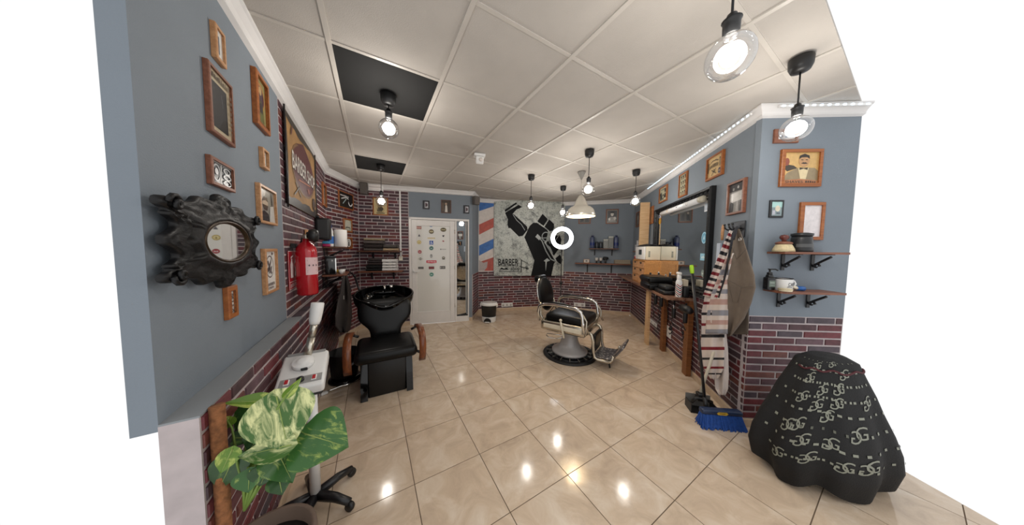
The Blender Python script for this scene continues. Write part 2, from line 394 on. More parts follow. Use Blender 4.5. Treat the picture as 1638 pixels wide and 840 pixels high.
# floor: grout bed and one mesh per tile
bed = MB()
big = [(-6, -2), (6, -2), (6, 9), (-6, 9)]
for q in room_pieces(big, (-1, 0)): bed.prism(q, -.012, -.002, GROUT)
floor = tag(bed.obj('floor'), 'beige glazed floor tiles laid diagonally with dark grout', kind='structure')
TS, TH = .43214, .5387; TO = (1.2167 * TS, 4.7315 * TS)
ta = Vector((math.cos(TH), math.sin(TH))); tb = Vector((-math.sin(TH), math.cos(TH)))
for i in range(-9, 10):
    for j in range(-9, 10):
        c = Vector(TO) + ta * (i * TS) + tb * (j * TS); g = .0024
        poly = [c + ta * x + tb * y for x, y in ((g, g), (TS - g, g), (TS - g, TS - g), (g, TS - g))]
        ps = room_pieces([(p.x, p.y) for p in poly], (-1, 0))
        if ps:
            mb = MB()
            for q in ps: mb.prism(q, -.002, 0, TILE)
            mb.obj('floor_tile', floor)
# ceiling: soffit above, grid bars and one mesh per panel
sof = MB()
for q in room_pieces(big, (-.506, .862)): sof.prism(q, CEIL + .012, CEIL + .02, CEILM)
ceiling = tag(sof.obj('ceiling'), 'suspended ceiling of square off-white panels in a white grid', kind='structure')
CT, CTH = .6, .5310; CO = (-1.0075, 1.3447)
ca_ = Vector((math.cos(CTH), math.sin(CTH))); cb_ = Vector((-math.sin(CTH), math.cos(CTH)))
for i in range(-4, 10):
    for j in range(-5, 9):
        c = Vector(CO) + ca_ * (i * CT) + cb_ * (j * CT); g = .0085
        poly = [c + ca_ * x + cb_ * y for x, y in ((g, g), (CT - g, g), (CT - g, CT - g), (g, CT - g))]
        ps = room_pieces([(p.x, p.y) for p in poly], (-.506, .862))
        if ps:
            black = (i, j) in ((0, 0), (0, 3)); mb = MB()
            for q in ps: mb.prism(q, CEIL + .004, CEIL + .012, BLACKCEIL if black else CEILM)
            o = mb.obj('ceiling_panel', ceiling)
            if black: o['label'] = 'black painted panel'
def bar_poly(c, d, n, wd): return [(c + d * -9 - n * wd), (c + d * 9 - n * wd), (c + d * 9 + n * wd), (c + d * -9 + n * wd)]
for k in range(-4, 11):
    for (d, n, wd, z0) in ((cb_, ca_, .012, -.003), (ca_, cb_, .010, 0.0)):
        c = Vector(CO) + n * (k * CT); ps = room_pieces([(p.x, p.y) for p in bar_poly(c, d, n, wd)], (-.506, .862))
        if ps:
            mb = MB()
            for q in ps: mb.prism(q, CEIL + z0, CEIL + .006, CEILBAR)
            mb.obj('ceiling_bar', ceiling)
# walls
FRONT_L = (END_X - RA[0]) / w_front.d.x
_bm = MB(); _e = .010
_bm.add([(-.5, -.5, 0), (.5, -.5, 0), (.5, .5, 0), (-.5, .5, 0), (-.485, -.44, 1), (.485, -.44, 1), (.485, .44, 1), (-.485, .44, 1)],
        [(4, 5, 6, 7), (0, 1, 5, 4), (1, 2, 6, 5), (2, 3, 7, 6), (3, 0, 4, 7)], BRICK)
_proto = _bm.obj('brick'); BRICK_ME = _proto.data; bpy.data.objects.remove(_proto)
def lay_bricks(parent, u0, u1, z0, z1, off=0.0, seed=1, holes=(), flat=False, lens=(.20, .22, .235, .25)):
    rnd = random.Random(seed); rows = max(1, round((z1 - z0) / .0575)); ph = (z1 - z0) / rows; J = .013
    for r in range(rows):
        zc = z0 + (r + .5) * ph
        a = u0(zc) if callable(u0) else u0; x = a; first = True
        while x < u1 - .02:
            ln = rnd.choice(lens)
            if first: ln = lens[1] * (.5 if r % 2 else 1) + rnd.uniform(-.02, .02); first = False
            if x + ln > u1 - .045: ln = u1 - x
            xc = x + ln / 2
            if not any(h[0] < xc < h[1] and h[2] < zc < h[3] for h in holes):
                o = bpy.data.objects.new('brick', BRICK_ME); COL.objects.link(o); o.parent = parent
                wv = rnd.uniform(-.0012, .0012)
                if flat: o.matrix_local = Matrix(((1, 0, 0, xc), (0, 0, 1, off), (0, -1, 0, zc), (0, 0, 0, 1))) @ Matrix.Diagonal((ln - J, ph - J, .005, 1))
                else: o.matrix_local = Tr(xc, zc, off) @ Matrix.Diagonal((ln - J, ph - J + wv,    .004 + rnd.uniform(0, .002), 1))
            x += ln
def wall(name, W, bands, label, t=.05):
    mb = MB()
    for u0, u1, z0, z1, m in bands: mb.box(u0, u1, z0, z1, -t, 0, m)
    o = mb.obj(name); o.matrix_world = W.mat(); return tag(o, label, kind='structure')
WT = .94        # top of the brick lower wall
BT = CEIL + .01
wl_ = wall('wall_left', w_left, [(LEFT_U, .86, WT - .02, BT, BLUE), (.86, w_left.L, 0, BT, MORTAR)], 'blue grey left wall turning into bare brick past the pictures', .05)
lay_bricks(wl_, .862, w_left.L - .004, WT, CEIL - .08, seed=3, lens=(.175, .19, .2, .21))
mbw = MB(); mbw.box(LEFT_U, 2.80, 0, WT - .006, -.078, 0, MORTAR); mbw.box(LEFT_U, .86, WT - .006, WT, -.078, .002, GREYTOP); mbw.box(.86, 2.80, WT - .006, WT - .004, -.078, 0, MORTAR)
wn_ = tag(mbw.obj('wall_left_lower'), 'projecting brick lower wall with a grey painted ledge on the left', kind='structure'); wn_.matrix_world = w_wains.mat()
lay_bricks(wn_, LEFT_U + .002, 2.78, .07, WT - .003, seed=5, lens=(.17, .185, .195, .205))
lay_bricks(wn_, .87, 2.72, -.074, -.002, off=WT - .004, seed=6, flat=True, lens=(.17, .185, .195, .205))
wb_ = wall('wall_left_bend', w_bend, [(0, w_bend.L, 0, BT, MORTAR)], 'short brick wall between the left wall and the door wall')
lay_bricks(wb_, .004, w_bend.L - .004, .07, CEIL - .08, seed=8)
DW0, DW1, DWT = .836, 1.93, 2.03
wd_ = wall('wall_door', w_door, [(0, DW0 - .012, 0, BT, MORTAR), (DW0 - .012, DW1, DWT, BT, BLUE), (DW1, w_door.L, 0, BT, BLUE)], 'brick and blue grey wall around the white door')
lay_bricks(wd_, .004, DW0 - .014, .07, CEIL - .08, seed=9)
wr1_ = wall('wall_return', w_return, [(0, w_return.L, WT, BT, BLUE), (0, w_return.L, 0, WT, MORTAR)], 'narrow return wall between door and striped pillar')
lay_bricks(wr1_, .06, w_return.L - .004, .07, WT, seed=10)
wp_ = wall('wall_pillar', w_pillar, [(0, w_pillar.L, WT, BT, WHITE), (0, w_pillar.L, 0, WT, MORTAR)], 'pillar with painted barber stripes above brick')
lay_bricks(wp_, .0, w_pillar.L + .006, .07, WT, seed=11)
wbk_ = wall('wall_back', w_back, [(0, w_back.L, WT, BT, BLUE), (0, w_back.L, 0, WT, MORTAR)], 'back wall behind the large concrete grey poster')
lay_bricks(wbk_, -.006, w_back.L + .004, .07, WT, seed=12)
wbk2_ = wall('wall_back_right', w_back2, [(0, w_back2.L, WT, BT, BLUE), (0, w_back2.L, 0, WT, MORTAR)], 'blue grey back wall with two shelves above brick')
lay_bricks(wbk2_, -.004, w_back2.L - .004, .07, WT, seed=13)
wr_ = wall('wall_right', w_right, [(0, w_right.L - .014, WT, BT, BLUE), (0, w_right.L - .014, 0, WT, MORTAR)], 'long blue grey right wall with mirror above brick')
lay_bricks(wr_, .004, w_right.L + .004, .07, WT, seed=14)
wf_ = wall('wall_front_right', w_front, [(-.001, FRONT_L, WT, BT, BLUE), (-.001, FRONT_L, 0, WT, MORTAR)], 'short blue grey wall with two corner shelves above brick', .05)
lay_bricks(wf_, -.004, FRONT_L - .002, .07, WT, seed=15)
# cornices and skirting, mitred from wall to wall
CHAIN = [w_left, w_bend, w_door, w_return, w_pillar, w_back, w_back2, w_right, w_front]
def sweep(i, prof, m, name, label, z, a=None, b=None):
    W = CHAIN[i]; mb = MB(); n = len(prof); vs = []
    for end in (0, 1):
        P = W.p0 if end == 0 else W.p1; k = i - 1 if end == 0 else i + 1; cut = (a if end == 0 else b)
        for o_, dz in prof:
            if cut is not None: q = W.p0 + W.d * cut + W.n * o_
            elif 0 <= k < len(CHAIN): nn = CHAIN[k].n; q = P + (W.n + nn) * (o_ / (1 + W.n.dot(nn)))
            else: q = P + W.n * o_
            vs.append((q.x, q.y, z + dz))
    fs = [list(range(n)), [n + k for k in range(n)][::-1]] + [(k, n + k, n + (k + 1) % n, (k + 1) % n) for k in range(n)]
    mb.add(vs, fs, m); return tag(mb.obj(name), label, kind='structure')
CPROF = [(0, 0), (.062, 0), (.062, -.012), (.052, -.018), (.03, -.042), (.022, -.056), (.022, -.068), (0, -.078)]
SPROF = [(0, 0), (.012, 0), (.012, .062), (.008, .07), (0, .07)]
for i, nm in enumerate(['left wall', 'short brick wall', 'door wall', 'return wall', 'striped pillar', 'poster wall', 'back shelf wall', 'mirror wall', 'corner shelf wall']):
    o = sweep(i, CPROF, CORNICE, 'trim_%d' % (i + 1), 'white plaster cornice along the ' + nm, CEIL + .001, LEFT_U if i == 0 else None, FRONT_L if i == 8 else None)
    if i == 0: continue
    if i == 2:
        sweep(i, SPROF, SKIRT, 'baseboard_door', 'beige tile skirting on the brick left of the door', 0, None, DW0 - .014)
        sweep(i, SPROF, SKIRT, 'baseboard_door_right', 'beige tile skirting right of the door frame', 0, DW1 + .002, None)
    else:
        o = sweep(i, SPROF, SKIRT, 'baseboard_' + nm.replace(' ', '_'), 'beige tile skirting along the ' + nm, 0, None, FRONT_L if i == 8 else None)
o = sweep(0, [(a + .08, b) for a, b in SPROF], SKIRT, 'baseboard_left', 'beige tile skirting along the left lower wall', 0, LEFT_U, 2.78)
#@@PART2
# ------------------------------------------------------------------ door with mirror sidelight
MIRROR_TURN = .27     # the mirrored pane stands a little ajar, turned to the mirror wall
d_ = MB()
for a, b, c, e in ((DW0 - .012, DW0 + .03, 0, DWT), (DW0 - .012, DW1, DWT - .035, DWT + .005), (1.655, 1.69, 0, DWT - .035), (DW1 - .022, DW1, 0, DWT - .035)):
    d_.rbox(a, b, c, e, -.03, .012, WHITE, .004, 1)
door = tag(d_.obj('door_1', None, w_door.mat()), 'white glazed shop door covered in round stickers', kind='structure')
lf = MB(); x0, x1 = DW0 + .032, 1.653
for a, b, c, e in ((x0, x0 + .09, .004, DWT - .04), (x1 - .09, x1, .004, DWT - .04), (x0 + .09, x1 - .09, .004, .24), (x0 + .09, x1 - .09, DWT - .15, DWT - .04)):
    lf.rbox(a, b, c, e, -.028, .008, WHITE, .004, 1)
lf.obj('door_leaf', door)
pn = MB(); pn.box(x0 + .085, x1 - .085, .235, DWT - .145, -.02, -.006, mat('white_door_glass', '#dcdad4', .08, coat=.5)); pn.obj('door_pane', door)
hd = MB(); hd.rbox(x0 + .01, x0 + .04, .97, 1.07, .008, .016, WPLAST, .003, 1); hd.tube([(x0 + .025, 1.02, .012), (x0 + .025, 1.02, .045), (x0 + .05, 1.02, .05), (x0 + .14, 1.02, .05)], .009, WPLAST); hd.obj('handle', door)
for zz in (.3, 1.05, 1.75):
    h = MB(); at(h, Tr(x1 + .002, zz, .012) @ Rx(-PI / 2)); h.lathe([(.007, 0), (.007, .07)], BRUSHED, 8); h.obj('hinge', door)
def sticker(name, px, py, w, h, shapes):
    u, z = w_door.uv(px, py); mb = MB(); art(mb, shapes, w, h, 0, x0=-w / 2, y0=-h / 2); mb.obj('sticker', door, Tr(u, z, -.005))
S = lambda cx, cy, k: (655 + cx / 6.46, 340 + cy / 6.46)
for cx, cy, w, h, sh in [
    (222, 130, .072, .072, [('e', .5, .5, .5, .5, '2f5a9c'), ('o', .5, .5, .46, .46, .1, 'c9d6e6'), ('r', .12, .42, .76, .18, 'dfe6ee')]),
    (97, 157, .09, .05, [('r', 0, 0, 1, 1, '8a3b3b'), ('r', .06, .35, .88, .3, 'd9b9a8')]),
    (226, 197, .09, .085, [('e', .5, .5, .5, .5, '4f4630'), ('e', .5, .5, .42, .4, '77694a'), ('r', .15, .42, .7, .16, 'd8cfa8')]),
    (350, 178, .11, .08, [('e', .5, .5, .5, .5, '4a4028'), ('o', .5, .5, .44, .42, .1, 'a3936a'), ('r', .2, .42, .6, .16, 'cfc39a')]),
    (100, 235, .045, .045, [('p', [(0, 0), (1, 0), (.5, 1)], '55525c'), ('r', .2, .0, .6, .2, '33313a')]),
    (350, 243, .045, .04, [('p', [(0, .8), (1, 1), (.7, 0), (.2, .2)], '3a3840')]),
    (226, 265, .14, .02, [('r', 0, 0, 1, 1, 'd2bd8c')]),
    (100, 307, .075, .075, [('e', .5, .5, .5, .5, 'b7a055'), ('e', .5, .5, .36, .36, 'd9cc96'), ('p', [(.35, .3), (.65, .3), (.5, .72)], '8a7434')]),
    (226, 312, .068, .075, [('r', 0, 0, 1, 1, '1f4fa3'), ('e', .45, .82, .09, .09, 'eef2f8'), ('l', [(.45, .72), (.47, .45), (.7, .45), (.8, .2)], .09, 'eef2f8'), ('o', .45, .35, .26, .25, .28, 'eef2f8')]),
    (348, 296, .045, .03, [('p', [(0, .5), (.5, 1), (1, .6), (.8, 0), (.4, .2)], 'a03540')]),
    (226, 369, .08, .08, [('e', .5, .5, .5, .5, '2e6660'), ('o', .5, .5, .45, .45, .1, 'a9c9c2'), *marks(.5, .5, .4, .3, 3, 'dbe8e4')]),
    (348, 380, .11, .022, [('r', 0, .3, 1, .4, '8a8886'), ('r', 0, 0, .15, 1, '6b6967')]),
    (106, 407, .068, .065, [('e', .5, .5, .5, .5, 'a3303a'), *marks(.5, .5, .6, .35, 3, 'e6d9d6')]),
    (225, 450, .05, .07, [('o', .5, .5, .45, .5, .25, '4a4a4a'), ('r', .35, .3, .3, .5, '5a5a58')]),
    (113, 480, .1, .05, [('p', [(0, .5), (.5, 1), (1, .5), (.5, 0)], '55534f'), ('r', .1, .35, .8, .3, 'c9c6be')]),
    (352, 470, .065, .06, [('e', .5, .55, .45, .45, '6a675f'), ('e', .5, .6, .25, .25, 'aaa598'), ('r', .1, 0, .8, .18, '4a4844')]),
    (227, 508, .185, .055, [('r', 0, .08, 1, .84, 'c8203a'), ('p', [(0, .1), (.5, -.1), (1, .1)], 'c8203a'), *marks(.5, .5, .86, .42, 8, 'f2dcdc')]),
    (118, 573, .095, .042, [('r', 0, 0, 1, 1, '3c3a38'), ('r', .08, .35, .84, .3, '8e8a82')]),
    (227, 572, .1, .05, [('r', 0, 0, 1, 1, '5d2428'), ('r', .1, .3, .8, .4, '8d3a3c')]),
    (342, 569, .1, .055, [('r', 0, 0, 1, 1, '3a3635'), ('r', .1, .2, .15, .6, 'c9c5bd'), ('r', .4, .2, .5, .6, '8f8b84')]),
    (228, 641, .082, .082, [('e', .5, .5, .5, .5, '3f8577'), ('o', .5, .5, .46, .46, .1, 'b5d3ca'), *marks(.5, .5, .5, .3, 4, 'd9ebe5')])]:
    px, py = S(cx, cy, 0); sticker('sticker', px, py, w, h, sh)
SLW = DW1 - .022 - 1.69
sm_ = MB(); at(sm_, Tr(1.69, 0, -.004) @ Ry(MIRROR_TURN)); sm_.box(.002, SLW + .004, .10, DWT - .04, -.006, 0, MIRROR); sm_.obj('mirror_pane', door)
sb = MB(); sb.box(1.69, DW1 - .022, .0, .11, -.03, .006, WHITE)
sb.box(1.688, 1.696, .11, DWT - .04, -.004, .002, BLACK); sb.box(1.69, DW1 - .022, .11, .135, -.02, -.001, BLACK); sb.box(DW0 - .012, DW1, 0, DWT, -.09, -.08, WHITE); sb.box(DW1 - .004, DW1, 0, DWT, -.09, 0, WHITE); sb.obj('sidelight_frame_and_light_block', door)  # unseen white panel behind the door added to block a light leak
# ------------------------------------------------------------------ framed pictures
def frame(W, tl, tr, bl, br, wood_m, label, shapes, fw=.02, dep=.028, off=.004, name='picture_frame', group=None, rough=.3, tilt=0):
    fw *= (.52 if W is w_left else .72); dep *= .6
    ol, orr = (.001, dep) if W in (w_left, w_front) else (dep, .001) if W is w_right else (dep, dep)
    u0, u1, z0, z1 = W.quad(tl, tr, bl, br, ol, orr); w, h = u1 - u0, z1 - z0
    t = thing(name, label, 'picture', W.mat((u0 + u1) / 2, (z0 + z1) / 2, .001) @ Matrix.Rotation(tilt, 4, 'Z'), group)
    m = MB(); X, Y = w / 2, h / 2; c = min(.004, fw * .25)
    for pts in (((-X, -Y), (X, -Y)), ((X, -Y), (X, Y)), ((X, Y), (-X, Y)), ((-X, Y), (-X, -Y))):
        (ax, ay), (bx, by) = pts; sx = lambda x, k: x - math.copysign(k, x)
        o = [(ax, ay), (bx, by), (sx(bx, fw), sx(by, fw)), (sx(ax, fw), sx(ay, fw))]
        i = [(sx(x, c * (1 if k < 2 else -1)), sx(y, c * (1 if k < 2 else -1))) for k, (x, y) in enumerate(o)]
        vs = [(x, y, 0) for x, y in o] + [(x, y, dep - c) for x, y in o] + [(x, y, dep) for x, y in i]
        m.add(vs, [(0, 3, 2, 1), (0, 1, 5, 4), (4, 5, 9, 8), (8, 9, 10, 11), (11, 10, 6, 7), (7, 6, 2, 3)], wood_m)
    f = m.obj('frame', t)
    p = MB(); p.box(-X + fw * .5, X - fw * .5, -Y + fw * .5, Y - fw * .5, .002, .008, WHITE)
    art(p, shapes, w - 2 * fw + .002, h - 2 * fw + .002, .008, x0=-X + fw - .001, y0=-Y + fw - .001, rough=rough); q = p.obj('print', t)
    return t
def face(cx, cy, s, skin, hair, must='2b211b', hat=None):
    o = [('e', cx, cy, s, s * 1.25, skin), ('p', [(cx - s, cy + s * .4), (cx - s * .9, cy + s * 1.1), (cx, cy + s * 1.5), (cx + s * .9, cy + s * 1.1), (cx + s, cy + s * .4), (cx + s * .5, cy + s * .75), (cx - s * .5, cy + s * .75)], hair)]
    o += [('r', cx - s * .6, cy + s * .15, s * .4, s * .14, hair), ('r', cx + s * .2, cy + s * .15, s * .4, s * .14, hair)]
    o += [('p', [(cx - s * .65, cy - s * .55), (cx - s * .2, cy - s * .28), (cx, cy - s * .36), (cx + s * .2, cy - s * .28), (cx + s * .65, cy - s * .55), (cx, cy - s * .62)], must)]
    return o
frame(w_left, (336, 30), (362, 62), (336, 84), (362, 113), LIGHTW, 'brown frame high on the left wall, above the cream bordered dark print', [('r', 0, 0, 1, 1, 'd8d8d4'), ('r', .1, .2, .5, .6, '5b6a78')])
frame(w_left, (326, 93), (375.7, 145), (326, 200), (373.6, 239), RUSTW, 'tall framed dark print with a cream lettered border, left edge of blue wall',
      [('r', 0, 0, 1, 1, 'b3a68c'), ('r', .1, .1, .72, .72, '24272b'), ('p', [(.4, .1), (.82, .1), (.82, .35), (.6, .3)], '0f1012'), ('l', [(.55, .7), (.6, .5)], .012, '7f8287'), *marks(.5, .91, .85, .08, 10, '5a4d3e'), *marks(.91, .46, .7, .07, 8, '5a4d3e', True)])
frame(w_left, (402.5, 104.4), (432, 146), (401.4, 191), (431.4, 218), ORANGEW, 'tall orange wood frame with olive vintage art just below the cornice',
      [('r', 0, 0, 1, 1, '8f8a5e'), ('e', .5, .62, .42, .3, 'b4824a'), ('e', .5, .62, .34, .24, '4a3a44'), ('e', .5, .76, .13, .09, 'b79a6e'), ('p', [(.2, .12), (.8, .12), (.72, .45), (.5, .55), (.28, .45)], '5e6238'), ('r', .1, .04, .8, .06, '3a4030'), ('p', [(.35, .3), (.65, .3), (.6, .5), (.4, .5)], '2f2b33')], fw=.035, dep=.04)
frame(w_left, (414.9, 232.4), (432.7, 248.5), (413, 264), (429.8, 274), LIGHTW, 'small light oak frame with a pale document, under the tall orange frame',
      [('r', 0, 0, 1, 1, '6f6b60'), ('r', .16, .06, .68, .88, 'd9d9d4'), ('r', .25, .74, .5, .1, '8e8587'), ('e', .5, .5, .14, .09, '3a3a3c'), ('r', .25, .2, .5, .06, 'a9a9a6')], fw=.02, dep=.035)
frame(w_left, (330, 247), (379.2, 271.7), (328, 292), (373.2, 307.4), RUSTW, 'wide framed chalk-on-black two panel print above the ornate mirror',
      [('r', 0, 0, 1, 1, '2c2e31'), ('r', .46, .02, .03, .96, 'd8d8d6'), ('r', 0, .93, 1, .05, 'c9c9c8'), ('o', .25, .5, .17, .38, .2, 'a9abad'), ('e', .25, .55, .08, .14, 'c9cacb'), ('o', .74, .74, .18, .14, .3, 'b9bbbc'), ('o', .74, .46, .2, .12, .35, 'c4c6c6'), ('o', .74, .2, .19, .13, .3, 'a7a9aa'), ('r', .62, .57, .24, .04, 'd9dada')])
frame(w_left, (408, 291), (444, 309), (410, 357), (443, 360), LIGHTW, 'light oak frame with a monochrome photo of a bearded man and striped pole',
      [('r', 0, 0, 1, 1, '8f8c84'), ('p', [(0, .5), (.4, .8), (.45, 1), (0, 1)], 'b9b4aa'), ('e', .38, .56, .17, .15, 'c2b09c'), ('p', [(.2, .52), (.56, .5), (.5, .36), (.3, .36)], '4a4038'), ('p', [(.18, .6), (.28, .74), (.5, .74), (.56, .62), (.4, .66)], '5d5147'), ('p', [(0, 0), (.62, 0), (.55, .26), (.3, .34), (0, .24)], '2f2e2f'), ('p', [(.6, 0), (1, 0), (.9, .55), (.66, .5)], 'c9c7c2'), ('p', [(.8, .55), (.86, .55), (.8, .95), (.76, .92)], '3d4a55')], fw=.022, dep=.035, rough=.12)
frame(w_left, (417.5, 398.3), (445.3, 397.5), (419, 474), (445.3, 463.3), LIGHTW, 'tall light oak frame with a white barber badge print, right of the ornate mirror',
      [('r', 0, 0, 1, 1, 'dcdcd8'), ('o', .5, .6, .34, .28, .1, '3b3c3d'), ('p', [(.2, .44), (.42, .5), (.62, .72), (.7, .9), (.6, .78), (.42, .62), (.25, .56)], '1f2122'), ('e', .74, .92, .06, .035, '2b2c2e'), ('l', [(.3, .75), (.62, .42)], .1, '4a4b4c'), ('p', [(.35, .42), (.62, .5), (.68, .62), (.5, .58)], '5b5c5d'), ('t', 'BARBER', .5, .16, .74, .075, '232425'), ('t', 'CREW', .5, .07, .5, .055, '232425')], fw=.026, dep=.035)
frame(w_left, (358.3, 459), (382.5, 454), (355.8, 515), (380, 505), ORANGEW, 'narrow orange frame with two small white prints, below the ornate mirror',
      [('r', 0, 0, 1, 1, 'd5d5d1'), ('r', 0, .47, 1, .04, '26272a'), *marks(.5, .93, .8, .06, 6, '333436'), ('o', .5, .72, .3, .12, .3, '5b5c5e'), ('l', [(.2, .6), (.8, .82)], .08, '3a3b3d'), ('l', [(.2, .82), (.8, .6)], .08, '3a3b3d'), *marks(.5, .36, .7, .1, 4, '4a4b4d'), ('l', [(.2, .06), (.8, .24)], .08, '2b2c2e'), ('l', [(.2, .24), (.8, .06)], .08, '2b2c2e')], fw=.034, dep=.03)
frame(w_left, (513.3, 290.5), (522.9, 298), (515, 328.6), (523.3, 332.4), ORANGEW, 'orange framed picture in the far corner of the left brick wall beside the banner',
      [('r', 0, 0, 1, 1, '3a3a35'), ('p', [(.3, .1), (.7, .1), (.6, .8), (.45, .85)], '8e9a86'), ('e', .5, .82, .15, .08, 'b9b5a6')], fw=.05, dep=.04)
frame(w_bend, (541.9, 306.2), (565.7, 309.5), (542.4, 332.9), (565.7, 335.7), ORANGEW, 'wide orange framed black print with white razor and moustache on the short brick wall',
      [('r', 0, 0, 1, 1, '141518'), *marks(.4, .8, .6, .1, 7, 'd5d6d8'), ('l', [(.15, .55), (.5, .72), (.75, .6)], .08, 'c9cbcc'), ('l', [(.25, .25), (.5, .62)], .07, '9fb4b6'), ('o', .8, .42, .16, .24, .35, 'e2e3e4'), ('r', .66, .42, .3, .3, '141518')], fw=.02, dep=.03)
frame(w_bend, (549.8, 349.5), (564, 350), (550.5, 371), (563.8, 372.4), ORANGEW, 'small orange framed moustache print above the razor print',
      [('r', 0, 0, 1, 1, 'a7a693'), ('e', .5, .55, .4, .42, 'c4c3b4'), ('p', [(.15, .25), (.35, .4), (.5, .34), (.65, .4), (.85, .25), (.65, .26), (.5, .3), (.35, .26)], '26221f')], fw=.03)
frame(w_bend, (553.8, 380), (564.5, 379.3), (552, 397.6), (563.8, 399), ORANGEW, 'small orange framed clipper print under the moustache print',
      [('r', 0, 0, 1, 1, 'd2cfc8'), ('r', 0, 0, 1, 1, '7a4a30'), ('e', .5, .52, .36, .42, 'dcdad6'), ('o', .5, .7, .16, .13, .4, '2e2e30'), ('p', [(.4, .2), (.62, .2), (.58, .6), (.42, .6)], '3a3a3c')], fw=.024)
frame(w_door, (596, 315.7), (621, 316.2), (596, 344.3), (621, 344.8), ORANGEW, 'orange framed cream print of a barber, above the towel shelves',
      [('r', 0, 0, 1, 1, 'cbb98a'), ('o', .5, .5, .34, .4, .1, 'a4936a'), ('e', .44, .55, .18, .2, '8f7f5e'), ('p', [(.22, .18), (.6, .16), (.66, .42), (.3, .45)], '6b614b'), ('e', .55, .35, .16, .12, '4a4436'), ('r', .2, .06, .6, .06, '5d543f')], fw=.022)
for q, lab, sh, wd in (
    (((676.3, 320.3), (687, 321.5), (676.3, 334), (687, 335)), 'small black framed badge print, leftmost of three above the door', [('r', 0, 0, 1, 1, '2b2a33'), ('r', .25, .1, .6, .8, 'b4b4b8'), ('p', [(.35, .2), (.75, .35), (.75, .65), (.35, .8)], '4a3038')], SATIN),
    (((705.8, 319.3), (721.7, 320.5), (705.8, 340.5), (721.7, 341.5)), 'dark wood framed photo of a person in white, middle of three above the door', [('r', 0, 0, 1, 1, '3d332c'), ('e', .48, .72, .12, .1, 'a98f78'), ('p', [(.35, .05), (.65, .05), (.6, .55), (.5, .64), (.4, .55)], 'c9c5bd'), ('r', .05, .1, .2, .7, '5a4a3c')], DARKW),
    (((741.4, 328), (750.5, 329), (741.4, 341), (750.5, 342)), 'small black framed badge print, rightmost of three above the door', [('r', 0, 0, 1, 1, '2b2a33'), ('r', .3, .1, .65, .8, 'b4b4b8'), ('p', [(.4, .2), (.8, .35), (.8, .65), (.4, .8)], '4a3038')], SATIN)):
    frame(w_door, *q, wd, lab, sh, fw=.014, dep=.02)
frame(w_back2, (925.4, 338), (945, 338), (925.4, 358), (945, 358), RUSTW, 'red-brown framed dark print half behind the hanging enamel lamp', [('r', 0, 0, 1, 1, '4c4a47'), ('p', [(.1, .1), (.4, .15), (.42, .7), (.2, .6)], '23262b'), ('p', [(.55, .1), (.9, .1), (.8, .6), (.6, .7)], '2c2f33'), ('e', .3, .72, .08, .1, '8f8377')], fw=.024)
frame(w_back2, (969.3, 334.7), (989.3, 334.2), (969.3, 358), (989.3, 358), RUSTW, 'red-brown framed monochrome portrait above the can shelf', [('r', 0, 0, 1, 1, '77756f'), ('r', .08, .08, .84, .84, '3f4042'), ('e', .5, .68, .14, .16, 'c4beb4'), ('p', [(.3, .86), (.7, .86), (.66, .74), (.34, .74)], '1c1d20'), ('p', [(.12, .1), (.88, .1), (.72, .46), (.28, .46)], '8f8d88'), ('e', .25, .3, .1, .1, 'd2d0ca'), ('e', .75, .35, .12, .12, 'b9b7b1')], fw=.024)
frame(w_right, (1017, 340), (1024, 338), (1017, 362), (1024, 364), RUSTW, 'narrow brown framed print in the far corner behind the pine plank', [('r', 0, 0, 1, 1, '4a4640'), ('e', .5, .6, .25, .2, '8f897c'), ('r', .2, .15, .6, .25, '6b665d')], fw=.03)
frame(w_right, (1037.9, 332), (1046, 329.3), (1037.9, 358.3), (1045.8, 358.3), ORANGEW, 'narrow orange framed print half hidden by the pine plank', [('r', 0, 0, 1, 1, 'a3754a'), ('l', [(.3, .2), (.6, .8)], .1, '5d3f28')], fw=.035)
frame(w_right, (1052.9, 303.6), (1068.6, 293.6), (1054.3, 325), (1068.3, 320.7), ORANGEW, 'square orange framed black and cream print at the far end above the large mirror', [('r', 0, 0, 1, 1, 'b9b59a'), *marks(.38, .86, .6, .08, 6, '55524a'), ('p', [(.05, .6), (.3, .7), (.3, .1), (.12, .1)], '26272a'), ('o', .5, .3, .16, .2, .35, '2b2c2e'), ('r', .7, .2, .22, .66, '23242a'), ('r', .74, .5, .12, .1, 'b9b59a')], fw=.022, dep=.035)
frame(w_right, (1084.3, 280.7), (1100.7, 274.3), (1085.7, 316.1), (1100.7, 312.1), ORANGEW, 'tall orange framed print of small hair styles above the large mirror', [('r', 0, 0, 1, 1, 'a9a58b')] + [('e', .22 + .28 * i, .14 + .24 * j, .1, .09, '26282b') for i in range(3) for j in range(4)] + [('e', .22 + .28 * i, .11 + .24 * j, .06, .06, 'b9a98a') for i in range(3) for j in range(4)], fw=.022, dep=.035)
frame(w_right, (1128.3, 256.4), (1159.7, 238.6), (1128.9, 290.7), (1159.7, 277.9), ORANGEW, 'wide orange framed cream sign with arched lettering, near the cornice', [('r', 0, 0, 1, 1, 'c9ab7a'), *marks(.42, .72, .62, .07, 11, '4a4038', False, .1), ('t', 'BARBER', .44, .52, .6, .17, '26221f', 0, .06), ('l', [(.3, .1), (.6, .4)], .03, '4a4038'), ('l', [(.3, .38), (.62, .14)], .03, '4a4038'), ('o', .46, .3, .07, .07, .3, '4a4038'), ('l', [(.06, .3), (.06, .7)], .05, '3a332c'), ('e', .06, .74, .03, .05, '3a332c'), ('l', [(.86, .4), (.86, .72)], .05, '3a332c'), ('e', .86, .78, .03, .06, '3a332c'), ('e', .86, .2, .09, .14, '4a4658'), *marks(.86, .2, .1, .06, 3, 'c9ab7a')], fw=.022, dep=.04)
